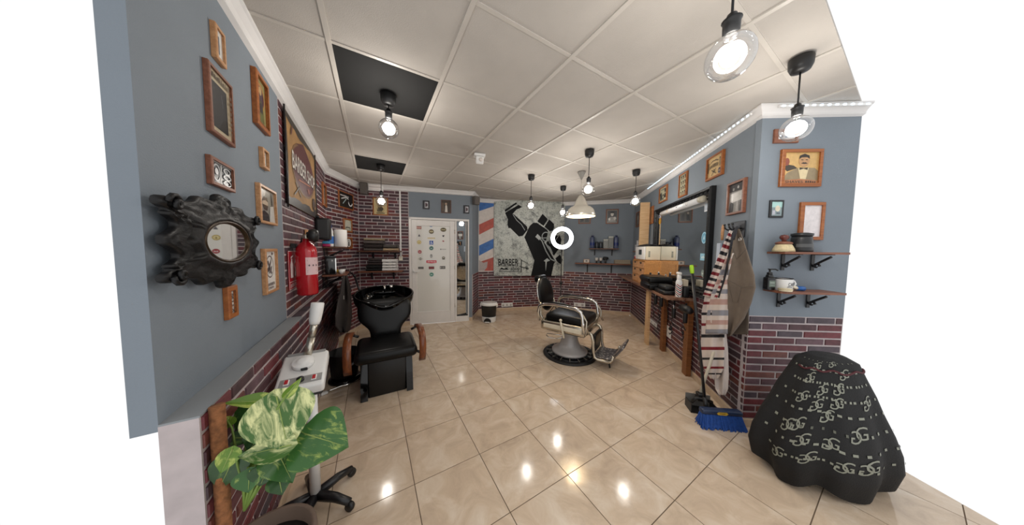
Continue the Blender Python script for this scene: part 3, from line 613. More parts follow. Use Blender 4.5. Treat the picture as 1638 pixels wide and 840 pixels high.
frame(w_right, (1161.4, 295.7), (1195, 283.6), (1161.4, 345), (1194.3, 339.3), RUSTW, 'red-brown framed glossy monochrome barbershop photo, above the coat hooks', [('r', 0, 0, 1, 1, '8d8b88'), ('r', 0, .72, 1, .28, '4a4a4c'), ('p', [(.1, .35), (.9, .4), (.9, .7), (.1, .66)], 'c9c7c3'), ('e', .3, .8, .06, .05, '8f8d8a'), ('e', .6, .84, .06, .05, 'b9b7b4'), ('p', [(.05, 0), (.3, 0), (.35, .3), (.15, .4)], '4c4c4e'), ('p', [(.5, 0), (.7, 0), (.68, .38), (.55, .38)], 'a5a3a0'), ('p', [(.75, 0), (1, 0), (1, .35), (.8, .4)], '55555a')], fw=.022, dep=.04, rough=.1)
frame(w_front, (1236.4, 208.2), (1279, 205), (1236, 229.6), (1279, 228), RUSTW, 'small red-brown framed white print behind the corner bulb', [('r', 0, 0, 1, 1, 'd6d4d4'), ('e', .25, .5, .1, .16, '5b5a5e'), ('e', .5, .4, .08, .1, '8a9ab0'), ('r', .7, .3, .2, .3, 'a9a7a8')], fw=.03, dep=.03)
frame(w_front, (1248.2, 241.4), (1318, 236), (1243.9, 300.4), (1316, 297), ORANGEW, 'large orange framed portrait of a man with a moustache and bow tie',
      [('r', 0, 0, 1, 1, 'c9a468'), ('p', [(0, .15), (.12, .35), (.35, .48), (.5, .52), (.9, .5), (1, .4), (1, 0), (0, 0)], '8f7f63'), ('p', [(.02, .5), (.1, .62), (.3, .58), (.4, .5), (.12, .4)], '3f362c'), ('e', .1, .7, .07, .12, '8a4a3a'), ('p', [(.42, .5), (.72, .5), (.66, .15), (.5, .15)], 'd2c19a')]
      + face(.58, .72, .15, 'b78d63', '2a211b') + [('p', [(.46, .44), (.57, .48), (.68, .44), (.68, .52), (.57, .49), (.46, .52)], '3b3128'), ('p', [(0, .0), (1, 0), (1, .1), (.5, .16), (0, .12)], 'a96f4a'), ('t', 'SHAVES', .32, .07, .5, .08, '3a2c20'), *marks(.78, .07, .3, .07, 5, '3a2c20')], fw=.03, dep=.035)
frame(w_front, (1229.6, 321), (1254.6, 319.6), (1229.6, 348.6), (1253.6, 347.5), SATIN, 'small black framed card with a teal top and pale seal on corner wall', [('r', 0, 0, 1, 1, '7f8f92'), ('r', 0, .6, 1, .4, '9fc4c0'), ('e', .58, .52, .22, .2, 'c9c2ae'), ('r', .12, .1, .25, .3, 'a9aab4'), ('r', .5, .15, .3, .12, '55606a')], fw=.014, dep=.02)
frame(w_front, (1279, 325), (1322, 322), (1274, 385), (1318, 383), ORANGEW, 'orange picture frame with a blank pale print behind the dark pot', [('r', 0, 0, 1, 1, 'd5cfd0')], fw=.03, dep=.03)
# ------------------------------------------------------------------ ornate oval mirror
def ornate():
    uc, zc = w_left.uv(366, 387, .05); ur, _ = w_left.uv(418, 388, .05); zt = w_left.uv(366, 338, .05)[1]; a = ur - uc; b = zt - zc
    t = thing('oval_mirror', 'ornate black carved mirror with an oval glass on the blue left wall', 'mirror', w_left.mat(uc, zc, .022))
    orx = w_left.uv(391, 388, .04)[0] - uc; ory = w_left.uv(366, 357, .04)[1] - zc
    Q = [(.97, 0), (.96, .1), (.86, .22), (.80, .38), (.84, .52), (.93, .62), (.90, .72), (1.0, .82), (.99, .97), (.90, 1.03), (.78, .98), (.66, 1.0), (.55, 1.06), (.5, 1.18), (.42, 1.25), (.3, 1.22), (.2, 1.2), (.14, 1.28), (.12, 1.4), (.05, 1.48)]
    q1 = Q; q2 = [(-x, y) for x, y in Q[::-1]]; q3 = [(-x, -y) for x, y in Q[1:]]; q4 = [(x, -y) for x, y in Q[:0:-1]]
    ctl = q1 + [(0, 1.5)] + q2 + q3 + [(0, -1.5)] + q4; ctl = [Vector((x * a, y * b)) for x, y in ctl]; out = []; N = len(ctl)
    for i in range(N):
        p0, p1, p2, p3 = ctl[i - 1], ctl[i], ctl[(i + 1) % N], ctl[(i + 2) % N]
        for f in (0, .5): out.append(.5 * (2 * p1 + (p2 - p0) * f + (2 * p0 - 5 * p1 + 4 * p2 - p3) * f * f + (3 * p1 - p0 - 3 * p2 + p3) * f ** 3))
    n = len(out); m = MB(); inner = []
    for p in out: an = math.atan2(p.y / ory, p.x / orx); inner.append((orx * 1.04 * math.cos(an), ory * 1.04 * math.sin(an)))
    lv = [(0, 0), (0, .010), (.07, .024), (.16, .018), (.26, .026), (.36, .02), (.5, .026), (.62, .02), (.78, .034), (.9, .036), (.97, .036), (1, .026)]; vs = []
    for j, (tt, z) in enumerate(lv):
        for k in range(n):
            wob = .0022 * math.sin(n * .9 * k / n + tt * 14) * (1 if .05 < tt < .75 else 0)
            vs.append((out[k].x * (1 - tt) + inner[k][0] * tt, out[k].y * (1 - tt) + inner[k][1] * tt, z + wob))
    fs = [(j * n + k, j * n + (k + 1) % n, (j + 1) * n + (k + 1) % n, (j + 1) * n + k) for j in range(len(lv) - 1) for k in range(n)]
    CB = mat('carved_black_lacquer', '#0c0c0e', .45, var=.3, scale=30, bump=.35, bscale=70, spec=.35)
    m.add(vs, fs, CB, True); fr = m.obj('carved_frame', t); parts = [fr]
    for sx, sy in ((1, 1), (1, -1), (-1, 1), (-1, -1)):
        scr = MB(); r = .026
        scr.tube([(sx * (a * .88 + r * (1 - i / 18) * math.cos(i * .55)), sy * (b * .88 + r * (1 - i / 18) * math.sin(i * .55)), .026 + .01 * i / 18) for i in range(17)], .007, CB, 6); parts.append(scr.obj('carved_scroll', t))
    tr_ = MB(); tr_.tube([(orx * math.cos(2 * PI * k / 40), ory * math.sin(2 * PI * k / 40), .03) for k in range(40)], .007, mat('dark_bronze_rim', '#3b2c1c', .35, .6, var=.2), 8, True); parts.append(tr_.obj('inner_rim', t))
    g = MB(); g.add([(orx * math.cos(2 * PI * k / 40), ory * math.sin(2 * PI * k / 40), .028) for k in range(40)], [list(range(40))], MIRROR); parts.append(g.obj('mirror_glass', t))
ornate()
# ------------------------------------------------------------------ canvas banner on the left brick wall
def banner():
    u0, u1, z0, z1 = w_left.quad((456, 181), (504, 247), (460.5, 327), (506, 347), .02); z1 = min(z1, 2.47); w, h = u1 - u0, z1 - z0
    t = thing('wall_banner', 'brown canvas banner reading BARBER SHOP hanging on the left brick wall', 'banner', w_left.mat(u0, z0, .012))
    c = MB(); c.box(0, w, 0, h, 0, .006, mat('kraft_canvas', '#a27c4e', .7, var=.22, scale=5))
    rnd = random.Random(2)
    def rag(y0, y1, up): return [(0, y0), (1, y0)] + [(1 - i / 12, y1 + rnd.uniform(-.03, .03)) for i in range(13)]
    sh = [('p', rag(0, .10, 1), '2c2826'), ('p', rag(1, .93, 0), '3a342c'), ('p', [(0, 0), (.03, 0), (.05, .5), (.03, 1), (0, 1)], '4a3b2c'), ('p', [(1, 0), (.97, 0), (.95, .5), (.97, 1), (1, 1)], '4a3b2c'),
          ('e', .52, .53, .40, .33, '7a5a3a'), ('e', .52, .53, .37, .30, '5f2a2c'), ('p', [(.3, .8), (.5, .9), (.7, .8), (.5, .76)], '5f2a2c')]
    for body, cx, cy, tw in (('BARBER', .36, .545, .44), ('SHOP', .77, .525, .32)):
        for dx, dy, col in ((.012, -.014, '2a1a18'), (0, 0, 'ded8d0')): sh.append(('t', body, cx + dx, cy + dy, tw, .2 if body == 'BARBER' else .19, col))
    sh += [('l', [(.3, .36), (.72, .42)], .02, 'a9623f'), ('e', .64, .32, .05, .035, '8a4536'), ('l', [(.16, .14), (.32, .28)], .02, '3a2c22'), ('l', [(.2, .3), (.36, .16)], .02, '3a2c22'), ('o', .85, .19, .07, .09, .3, '3a2c26'), ('e', .85, .19, .045, .055, '4c3a30'), ('l', [(.12, .8), (.16, .92)], .03, '6b3a36')]
    art(c, sh, w, h, .006); c.obj('canvas', t)
    for x in (-.008, w + .008):
        m = MB(); at(m, Tr(x, -.03, .008) @ Rx(-PI / 2)); m.lathe([(.006, 0), (.006, h + .05)], SATIN, 10); m.obj('side_rod', t)
banner()
# ------------------------------------------------------------------ painted barber stripes and the big poster
def stripes():
    L = w_pillar.L; u0 = .01; w = w_pillar.uv(789.5, 370)[0] - u0; z0 = WT + .015; h = CEIL - .08 - z0
    m = MB(); m.box(u0, u0 + w, z0, z0 + h, .001, .004, mat('worn_white_paint', '#cfc6c0', .6, var=.1, scale=10))
    Y = lambda c: 1 - (c - 115) / 615
    sh = []
    for l0, l1, r0, r1, col in ((115, 192, 115, 140, '2c63a8'), (312, 402, 245, 330, 'ad4a3c'), (500, 592, 435, 520, '2c63a8'), (650, 730, 605, 730, 'a84c42')):
        sh.append(('p', [(0, Y(l0)), (1, Y(r0)), (1, Y(r1)), (0, Y(l1))], mat('stripe_' + col, col, .55, var=.2, scale=14)))
    sh.append(('p', [(0, 0), (0, .16), (.3, .12), (.6, .14), (.55, .05), (.35, 0)], 'a89c9a'))
    art(m, sh, w, h, .004, x0=u0, y0=z0); return tag(m.obj('stripe_panel', None, w_pillar.mat()), 'panel painted with diagonal blue, white and red barber stripes on the pillar', 'wall panel')
stripes()
def poster():
    a = w_pillar.pt(w_pillar.L - .015, 0, .02); b = w_back2.pt(w_back2.uv(902.5, 380)[0], 0, .02)
    W = Wall((a.x, a.y), (b.x, b.y)); z0 = W.uv(792, 441)[1]; z1 = W.uv(792, 317)[1]; w = W.L; h = z1 - z0
    t = thing('wall_poster', 'large grey concrete-look poster of a black fist holding clippers, reading BARBER shop', 'poster', W.mat(0, z0, 0))
    m = MB(); m.box(0, w, 0, h, 0, .008, CONCRETE); m.obj('sheet', t)
    def N(cx, cy):
        x = (cx - 57) / 683; top = 38 + 37 * x; bot = 787 - 22 * x; return (x, 1 - (cy - top) / (bot - top))
    P = lambda *pts: [N(*p) for p in pts]
    K = mat('poster_black_ink', '#08090c', .6, spec=.2); G = '9aa09f'
    sh = [('p', P((155, 152), (262, 82), (272, 94), (160, 172)), K), ('p', P((158, 180), (285, 106), (322, 126), (265, 152), (228, 194)), K),
          ('p', P((158, 180), (228, 194), (242, 195), (300, 245), (372, 312), (376, 342), (330, 398), (292, 405), (218, 332), (192, 322), (182, 292), (186, 240)), K),
          ('l', P((236, 200), (270, 250), (315, 290), (350, 345)), .008, G), ('l', P((205, 325), (255, 375), (290, 408)), .008, 'c9ccc6'), ('l', P((410, 170), (445, 195), (470, 225)), .006, '3a3c3f'),
          ('p', P((470, 262), (519, 192), (566, 236), (568, 252), (531, 305)), K), ('p', P((540, 312), (586, 244), (634, 286), (636, 320), (612, 375), (590, 352)), K),
          ('p', P((382, 330), (400, 300), (430, 274), (465, 275), (568, 342), (577, 360), (560, 440), (520, 470), (345, 415)), K),
          ('p', P((345, 408), (400, 380), (520, 420), (580, 520), (655, 632), (640, 660), (618, 772), (415, 778), (446, 632)), K),
          ('p', P((556, 470), (600, 400), (690, 390), (712, 430), (700, 500), (640, 580), (600, 560)), K), ('p', P((650, 612), (700, 568), (728, 618), (716, 660), (690, 650)), K),
          ('o', *N(556, 405), .062, .065, .2, G), ('o', *N(612, 400), .05, .07, .2, G), ('l', P((480, 400), (520, 450), (560, 540), (610, 615), (650, 632)), .016, G), ('l', P((545, 455), (590, 520), (640, 600), (660, 625)), .018, 'b9bdba'),
          ('l', P((600, 470), (570, 415), (470, 420)), .012, G), ('p', P((452, 408), (472, 380), (505, 410), (490, 440), (470, 420)), 'b4b8b5'), ('l', P((640, 460), (690, 380)), .008, G), ('p', P((552, 470), (600, 500), (630, 560), (600, 545)), G),
          ('p', P((538, 632), (572, 606), (602, 628), (570, 640), (560, 730), (555, 640)), 'aab0ae'),
          ('t', 'BARBER', *N(194, 652), 190 / 683, 66 / 740, K), ('r', *N(100, 694), 205 / 683, .004, K), ('t', 'shop', *N(262, 714), 86 / 683, 46 / 740, K),
          ('p', P((108, 728), (130, 705), (155, 716), (178, 705), (200, 728), (176, 722), (155, 726), (132, 722)), K), ('l', P((110, 738), (170, 744), (310, 742)), .007, K), ('l', P((92, 700), (112, 692)), .005, K),
          ('l', P((320, 625), (318, 752)), .012, K), ('l', P((300, 690), (392, 712)), .010, K), ('o', *N(378, 708), .016, .016, .35, K), ('o', *N(372, 694), .014, .014, .35, K), ('l', P((300, 612), (325, 632), (380, 660)), .006, K)]
    p = MB(); art(p, sh, w, h, .008); p.obj('fist_print', t)
poster()
# ------------------------------------------------------------------ lamps
def pendant_globe(cx, cy, bx, by, label, r=.069, y=None, light=True):
    c = at_z(cx, cy, CEIL) if y is None else None
    if c is None: b = at_y(bx, by, y); c = Vector((b.x, b.y, CEIL))
    zb = at_y(bx, by, c.y).z
    t = thing('pendant_bulb', label, 'pendant lamp', Tr(c.x, c.y, CEIL), 'bare globe bulbs on black cords')
    m = MB(); m.lathe([(.05, -.004), (.052, -.012), (.05, -.05), (.04, -.075), (.012, -.082), (0, -.082)], BLACK, 20); m.obj('canopy', t)
    zr = zb - CEIL
    m = MB(); m.tube([(0, 0, -.08), (0, 0, zr + r + .06)], .004, BLACK, 6); m.obj('cord', t)
    m = MB(); at(m, Tr(0, 0, zr + r)); m.lathe([(.006, .075), (.014, .068), (.016, .055), (.028, .05), (.024, .044), (.024, .03), (.023, .004), (.018, 0)], BLACK, 16); m.obj('socket', t)
    m = MB(); at(m, Tr(0, 0, zr)); R_ = r; m.lathe([(.016, R_ + .012), (.018, R_ - .003)] + [(R_ * math.sin(a), R_ * math.cos(a)) for a in [.32 + i * (PI - .32) / 14 for i in range(15)]], GLASS, 24, caps=False); g = m.obj('globe', t)
    m = MB(); at(m, Tr(0, 0, zr + .006)); m.ball((0, 0, 0), r * .50, BULBLIT, .8, .8, 1.0, 14, 8); f = m.obj('filament', t)
    if light:
        ld = bpy.data.lights.new('bulb_light', 'POINT'); ld.energy = BULB_W; ld.color = (1, .95, .88); ld.shadow_soft_size = r * .8
        lo = bpy.data.objects.new('bulb_light', ld); COL.objects.link(lo); lo.parent = t; lo.location = (0, 0, zr)
        f.visible_shadow = False
    return t
pendant_globe(621, 151, 621, 206, 'lit globe bulb hanging from the large black ceiling panel')
pendant_globe(609, 264, 609, 322, 'lit globe bulb hanging from the small far black ceiling panel')
pendant_globe(850, 280, 849.5, 329, 'lit globe bulb in front of the clippers on the concrete poster')
pendant_globe(901, 298, 900, 340, 'lit globe bulb left of the enamel lamp, above the ring light')
pendant_globe(943, 240, 942.5, 303, 'lit globe bulb just in front of the enamel lamp')
pendant_globe(1018, 272, 1016.5, 322, 'lit globe bulb above the pine plank near the right wall')
pendant_globe(1282, 92, 1272, 206, 'lit globe bulb hanging by the corner wall on the right')
pendant_globe(0, 0, 1167, 92, 'large lit globe bulb nearest the viewer at the upper right', y=.84)
def enamel_lamp():
    c = at_z(930.5, 275, CEIL); zb = at_y(930, 346, c.y).z - CEIL; R_ = .205
    t = thing('enamel_pendant', 'pale enamel dome lamp on a grey cone canopy over the barber chair', 'pendant lamp', Tr(c.x, c.y, CEIL))
    m = MB(); m.lathe([(.058, -.002), (.055, -.012), (.006, -.115), (0, -.118)], mat('grey_plastic', '#77746f', .45), 20); m.obj('canopy', t)
    H_ = .30
    m = MB(); m.tube([(0, 0, -.11), (0, 0, zb + H_)], .0035, mat('grey_cord', '#8a8781', .6), 6); m.obj('cord', t)
    en = mat('cream_white_enamel', '#b3aea3', .25, .35, var=.04); inn = mat('white_enamel_inside', '#f2ead6', .4)
    prof = [(.205, 0), (.208, .008), (.203, .03), (.188, .07), (.174, .10), (.142, .128), (.104, .146), (.090, .17), (.074, .212), (.062, .24), (.035, .285), (.01, .30), (0, .30)]
    m = MB(); at(m, Tr(0, 0, zb)); m.lathe(prof, en, 36, caps=False); m.lathe([(max(a - .004, 0), b - .003) for a, b in prof][::-1], inn, 36, caps=False); m.obj('shade', t)
    m = MB(); at(m, Tr(0, 0, zb + .07)); m.ball((0, 0, 0), .045, emit('warm_bulb', '#ffd9a0', 14), 1, 1, 1.1, 12, 8); f = m.obj('bulb', t); f.visible_shadow = False
    ld = bpy.data.lights.new('enamel_lamp_light', 'POINT'); ld.energy = BULB_W * .8; ld.color = (1, .84, .64); ld.shadow_soft_size = .045
    lo = bpy.data.objects.new('enamel_lamp_light', ld); COL.objects.link(lo); lo.parent = t; lo.location = (0, 0, zb + .07)
enamel_lamp()
def ring_light():
    b = at_z(896, 506, 0); c = at_y(898.5, 381, b.y - .03)
    t = thing('ring_light', 'glowing white ring light on a thin black tripod behind the barber chair', 'ring light', Tr(b.x, b.y, 0))
    hz = c.z; ro = .225; Mh = Tr(c.x - b.x, -.06, hz) @ Rz(-.18) @ Rx(PI / 2)
    m = MB(); at(m, Mh)
    m.lathe([(.155, -.012), (.235, -.012), (.24, 0), (.235, .014), (.232, .016)], BLACK, 40, caps=False); m.lathe([(.155, -.012), (.15, 0), (.155, .016)], BLACK, 40, caps=False); m.obj('ring_housing', t)
    m = MB(); at(m, Mh); m.lathe([(.153, .014), (.165, .026), (.195, .03), (.222, .026), (.236, .014)], RINGLIT, 48, caps=False); m.obj('ring_diffuser', t)
    m = MB(); at(m, Mh); m.rbox(-.02, .02, -.29, -.23, -.02, .015, BLACK, .005); m.obj('ring_bracket', t)
    m = MB(); m.tube([(0, 0, .12), (0, 0, .75)], .012, SATIN, 10); m.tube([(0, 0, .70), (c.x - b.x, -.05, hz - .24)], .009, SATIN, 10); m.obj('pole', t)
    m = MB(); m.rbox(-.03, .03, -.03, .03, .70, .76, BLACK, .008); m.obj('clamp', t)
    for k in range(3):
        a = .5 + k * 2 * PI / 3; m = MB(); m.tube([(0, 0, .42), (.28 * math.cos(a), .28 * math.sin(a), .012)], .009, SATIN, 8); m.ball((.28 * math.cos(a), .28 * math.sin(a), .012), .012, BLACK, seg=8, rings=6); m.obj('leg', t)
ring_light()
def led_strip():
    t = thing('led_strip', 'strip of bluish white lights along the cornice of the right wall', 'light strip', Tr(0, 0, 0))
    def go(W, u0, u1, lab):
        m = MB(); at(m, W.mat(0, CEIL, 0)); m.box(u0, u1, -.034, -.018, .058, .072, WPLAST); s_ = m.obj('strip_tape', t)
        n = int((u1 - u0) / .052)
        for k in range(n):
            u = u0 + (k + .5) * (u1 - u0) / n
            o = bpy.data.objects.new('led', LED_ME); COL.objects.link(o); o.parent = t; o.matrix_local = W.mat(u, CEIL - .026, .073)
    go(w_right, w_right.uv(1036, 303, .07)[0], w_right.L - .02, ''); go(w_front, .05, FRONT_L - .03, '')
_m = MB(); _m.box(-.008, .008, -.005, .005, 0, .004, LEDLIT); _o = _m.obj('led'); LED_ME = _o.data; bpy.data.objects.remove(_o)
led_strip()
#@@PART3
# ------------------------------------------------------------------ small fixtures
def sensor():
    c = at_z(767, 247, CEIL); t = thing('motion_sensor', 'small white motion sensor on the ceiling near the middle', 'sensor', place(c.x, c.y, CEIL, .25))
    m = MB(); m.rbox(-.065, .065, -.05, .05, -.03, -.001, WPLAST, .006); m.obj('base', t)
    m = MB(); at(m, Tr(0, -.01, -.06) @ Rx(.5)); m.rbox(-.045, .045, -.04, .04, -.05, .04, WPLAST, .012); m.obj('head', t)
    m = MB(); at(m, Tr(.012, -.052, -.075)); m.ball((0, 0, 0), .024, mat('sensor_lens', '#d6cfc8', .5), 1, .6, 1, 12, 8); m.obj('lens', t)
sensor()
def speaker(W, px, py, w, h, d, label, out, turn=0, col='#4c4744'):
    u, z = W.uv(px, py, out); t = thing('wall_speaker', label, 'speaker', W.mat(u, z, out) @ Matrix.Rotation(turn, 4, 'Y'))
    m = MB(); m.rbox(-w / 2, w / 2, -h / 2, h / 2, -d / 2, d / 2, mat('speaker_' + col.strip('#'), col, .5, var=.1), .01); m.obj('cabinet', t)
    m = MB(); m.box(-w * .42, w * .42, -h * .44, h * .44, d / 2, d / 2 + .004, mat('speaker_cloth', '#5d5753', .9, var=.2, scale=90)); m.obj('grille', t)
    m = MB(); m.tube([(0, 0, -d / 2), (0, 0, -out + .002)], .012, BLACK); m.obj('bracket', t)
speaker(w_door, 582.5, 302, .115, .20, .10, 'grey wall speaker high in the brick corner beside the emergency light', .07)
speaker(w_door, 761.5, 321, .12, .16, .10, 'dark grey speaker tucked under the cornice beside the striped pillar', .08, .5, '#5a5653')
def emergency():
    u0, u1, z0, z1 = w_door.quad((588, 295), (613, 293), (588, 305.5), (613, 306), .03); t = thing('emergency_light', 'white rectangular emergency light high on the brick wall', 'light', w_door.mat(u0, z0, .002))
    w, h = u1 - u0, z1 - z0
    m = MB(); m.rbox(0, w, 0, h, 0, .05, WPLAST, .008); m.obj('housing', t)
    m = MB(); m.rbox(.02, w - .02, .02, h - .02, .045, .056, mat('emergency_diffuser', '#efe9e6', .3), .004); m.obj('diffuser', t)
    m = MB(); m.box(.03, w - .03, h * .5 - .004, h * .5 + .004, .056, .058, mat('emergency_band', '#a9a09d', .4)); m.obj('lamp_tube', t)
emergency()
def conduit():
    u, zt = w_door.uv(639.5, 302, .02); zb = w_door.uv(639.5, 413, .02)[1]; t = thing('cable_conduit', 'white vertical cable conduit ending in a junction box left of the door', 'conduit', w_door.mat(u, 0, .008))
    m = MB(); m.box(-.012, .012, zb, CEIL - .078, 0, .016, WPLAST); m.obj('duct', t)
    m = MB(); m.rbox(-.032, .032, zb - .045, zb + .04, 0, .035, mat('ivory_plastic', '#d6cfbf', .4), .006); m.obj('junction_box', t)
conduit()
def socket_plate(W, tl, tr, bl, br, n, label, paper=False):
    u0, u1, z0, z1 = W.quad(tl, tr, bl, br, .01); w, h = u1 - u0, z1 - z0; t = thing('socket_plate', label, 'socket', W.mat(u0, z0, .0075))
    m = MB(); m.rbox(0, w, 0, h, 0, .01, WPLAST, .003, 1); m.obj('plate', t)
    for k in range(n):
        m = MB(); at(m, Tr(w * (k + .5) / n, h / 2, .0085)); m.lathe([(h * .3, .004), (h * .29, .001), (h * .26, 0), (0, 0)], mat('socket_well', '#bdbab6', .5), 14); m.obj('outlet', t)
        for s in (-1, 1):
            m = MB(); at(m, Tr(w * (k + .5) / n + s * h * .11, h / 2, .009)); m.lathe([(.006, .0012), (0, .0012)], BLACK, 8); m.obj('pin_hole', t)
socket_plate(w_back, (802, 485.5), (820, 483.5), (802, 491.5), (820, 489.5), 3, 'white three gang socket plate low on the brick beside the pedal bin')
socket_plate(w_back2, (918, 484), (936.2, 484.5), (918, 490.3), (936.2, 490.8), 2, 'white socket plate low on the back brick behind the barber chair')
socket_plate(w_right, (1040, 511), (1051, 516), (1041, 517), (1051.5, 524), 2, 'white double socket low on the right brick wall between the table legs')
# ------------------------------------------------------------------ shelves
def bracket(mb_root, x, z, d, h, scroll=False):
    m = MB(); m.box(x - .012, x + .012, z - h, z, .001, .007, SATIN); m.box(x - .012, x + .012, z - .006, z, .001, d, SATIN)
    if scroll:
        m.tube([(x, z - h * .75 + h * .6 * f, .008 + (d * .85) * f ** 1.6 + .012 * math.sin(f * PI)) for f in [i / 10 for i in range(11)]], .009, SATIN, 6)
        m.tube([(x, z - h * .72 + .022 * (1 - i / 14) * math.sin(i * .5), .03 + .022 * (1 - i / 14) * math.cos(i * .5)) for i in range(13)], .008, SATIN, 6)
    else: m.tube([(x, z - h * .9, .006), (x, z - .008, d * .8)], .006, SATIN, 6)
    return m.obj('bracket', mb_root)
def shelf(W, u0, u1, z, d, label, bx, m=DARKW, t=.022, h=.14, scroll=False, rnd=False):
    r = thing('wall_shelf', label, 'shelf', W.mat(u0, z, .0075)); w = u1 - u0
    b = MB()
    if rnd:
        pts = [(w, 0), (w, d), (.06, d)] + [(.06 - .06 * math.sin(a), d - .06 + .06 * math.cos(a)) for a in (.5, 1.0, 1.57)] + [(0, 0)]
        b.T = Rx(PI / 2); b.prism([(x, y) for x, y in pts], 0, t, m)
    else: b.rbox(0, w, -t, 0, 0, d, m, .003, 1)
    o = b.obj('board', r); ps = [o] + [bracket(r, x, -t, d * .85, h, scroll) for x in bx]
    return r
TSZ1, TSZ2 = 1.405, 1.05
shelf(w_door, .03, .70, TSZ1, .2, 'upper dark wooden shelf with grey towels on the brick wall', (.2, .56))
shelf(w_door, .04, .73, TSZ2, .2, 'lower wooden shelf with white and black towels on the brick wall', (.16, .52), RUSTW)
shelf(w_back2, .98, 1.60, 1.50, .16, 'upper dark shelf of cans and boxes on the blue back wall', (.13, .5))
shelf(w_back2, .68, 1.86, 1.16, .16, 'lower long shelf with cups and card on the blue back wall', (.28, .8), RUSTW, h=.2)
TOPZ = .92
LS1, LS2 = 1.465, 1.105
shelf(w_left, 2.44, 2.80, LS1, .25, 'upper corner shelf with paper roll and bottle on the left brick wall', (.08, .3), scroll=True, h=.2)
shelf(w_left, 2.30, 2.80, LS2, .25, 'lower corner shelf with a black tin on the left brick wall', (.08, .4), RUSTW, scroll=True, h=.2)
shelf(w_right, .55, .88, 1.45, .14, 'tiny corner shelf with small boxes beside the pine plank', (.16,), RUSTW, h=.08)
FS1, FS2 = 1.462, 1.165
shelf(w_front, .095, .52, FS1, .15, 'upper scrolled bracket shelf holding the shaving brush at the right corner', (.12, .34), RUSTW, h=.13, scroll=True, rnd=True, t=.016)
shelf(w_front, .085, .52, FS2, .15, 'lower scrolled bracket shelf holding the mug at the right corner', (.12, .34), RUSTW, h=.13, scroll=True, rnd=True, t=.016)
# ------------------------------------------------------------------ folded towels
def towel(W, u0, u1, z, h, col, label, d=.17, group=None, rot=0):
    h -= .006; m = MB(); M_ = mat('towel_' + col, col, .95, var=.16, scale=30, bump=.8, bscale=120); w = u1 - u0; n = 10
    def prof(a):        # a folded edge, rounded at the front
        c, s = math.cos(a), math.sin(a); return (d / 2 + math.copysign(abs(c) ** .5, c) * d / 2, h / 2 + math.copysign(abs(s) ** .6, s) * h / 2)
    m.grid(lambda i, j: (w * i + .004 * math.sin(9 * i + z * 40), prof(2 * PI * j)[1] + .002 * math.sin(14 * i + 5 * j), .014 + prof(2 * PI * j)[0] + .004 * math.sin(6 * i + z * 90)), 8, 18, M_)
    m.add([(0, prof(2 * PI * k / 18)[1], .014 + prof(2 * PI * k / 18)[0]) for k in range(18)], [list(range(18))], M_); m.add([(w, prof(2 * PI * k / 18)[1], .014 + prof(2 * PI * k / 18)[0]) for k in range(18)], [list(range(18))[::-1]], M_)
    return tag(m.obj('folded_towel', None, W.mat(u0, z, 0)), label, 'towel', group or 'folded towels on the two wall shelves')
z = TSZ1 + .001
for h, c, lab in ((.045, '#5a5350', 'grey folded towel at the bottom of the upper left stack'), (.075, '#322a29', 'thick dark brown folded towel second from the bottom of the upper left stack'), (.06, '#5f5755', 'grey folded towel second from the top of the upper left stack'), (.04, '#a8977a', 'beige folded towel on top of the upper left stack')):
    towel(w_door, .13, .42, z, h, c, lab); z += h
z = TSZ1 + .001
for h, c, lab in ((.05, '#b49b7c', 'beige folded towel at the bottom of the upper right stack'), (.065, '#4f4a47', 'dark grey folded towel on top of the upper right stack')):
    towel(w_door, .43, .655, z, h, c, lab); z += h
z = TSZ2 + .001
for i, (h, c, lab) in enumerate(((.05, '#121213', 'black folded towel at the bottom of the lower left stack'), (.055, '#161617', 'black folded towel second from the bottom of the lower left stack'), (.045, '#3a2f2e', 'brown folded towel third from the bottom of the lower left stack'), (.04, '#40383a', 'brown folded towel second from the top of the lower left stack'), (.035, '#4a4242', 'grey brown folded towel on top of the lower left stack'))):
    towel(w_door, .155 if i < 2 else .19, .40, z, h, c, lab); z += h
z = TSZ2 + .001
for h, lab in ((.052, 'white folded towel at the bottom of the white stack'), (.05, 'white folded towel second from the bottom of the white stack'), (.05, 'white folded towel second from the top of the white stack'), (.06, 'white folded towel on top of the white stack')):
    towel(w_door, .41, .635, z, h, '#e4e2e0', lab); z += h
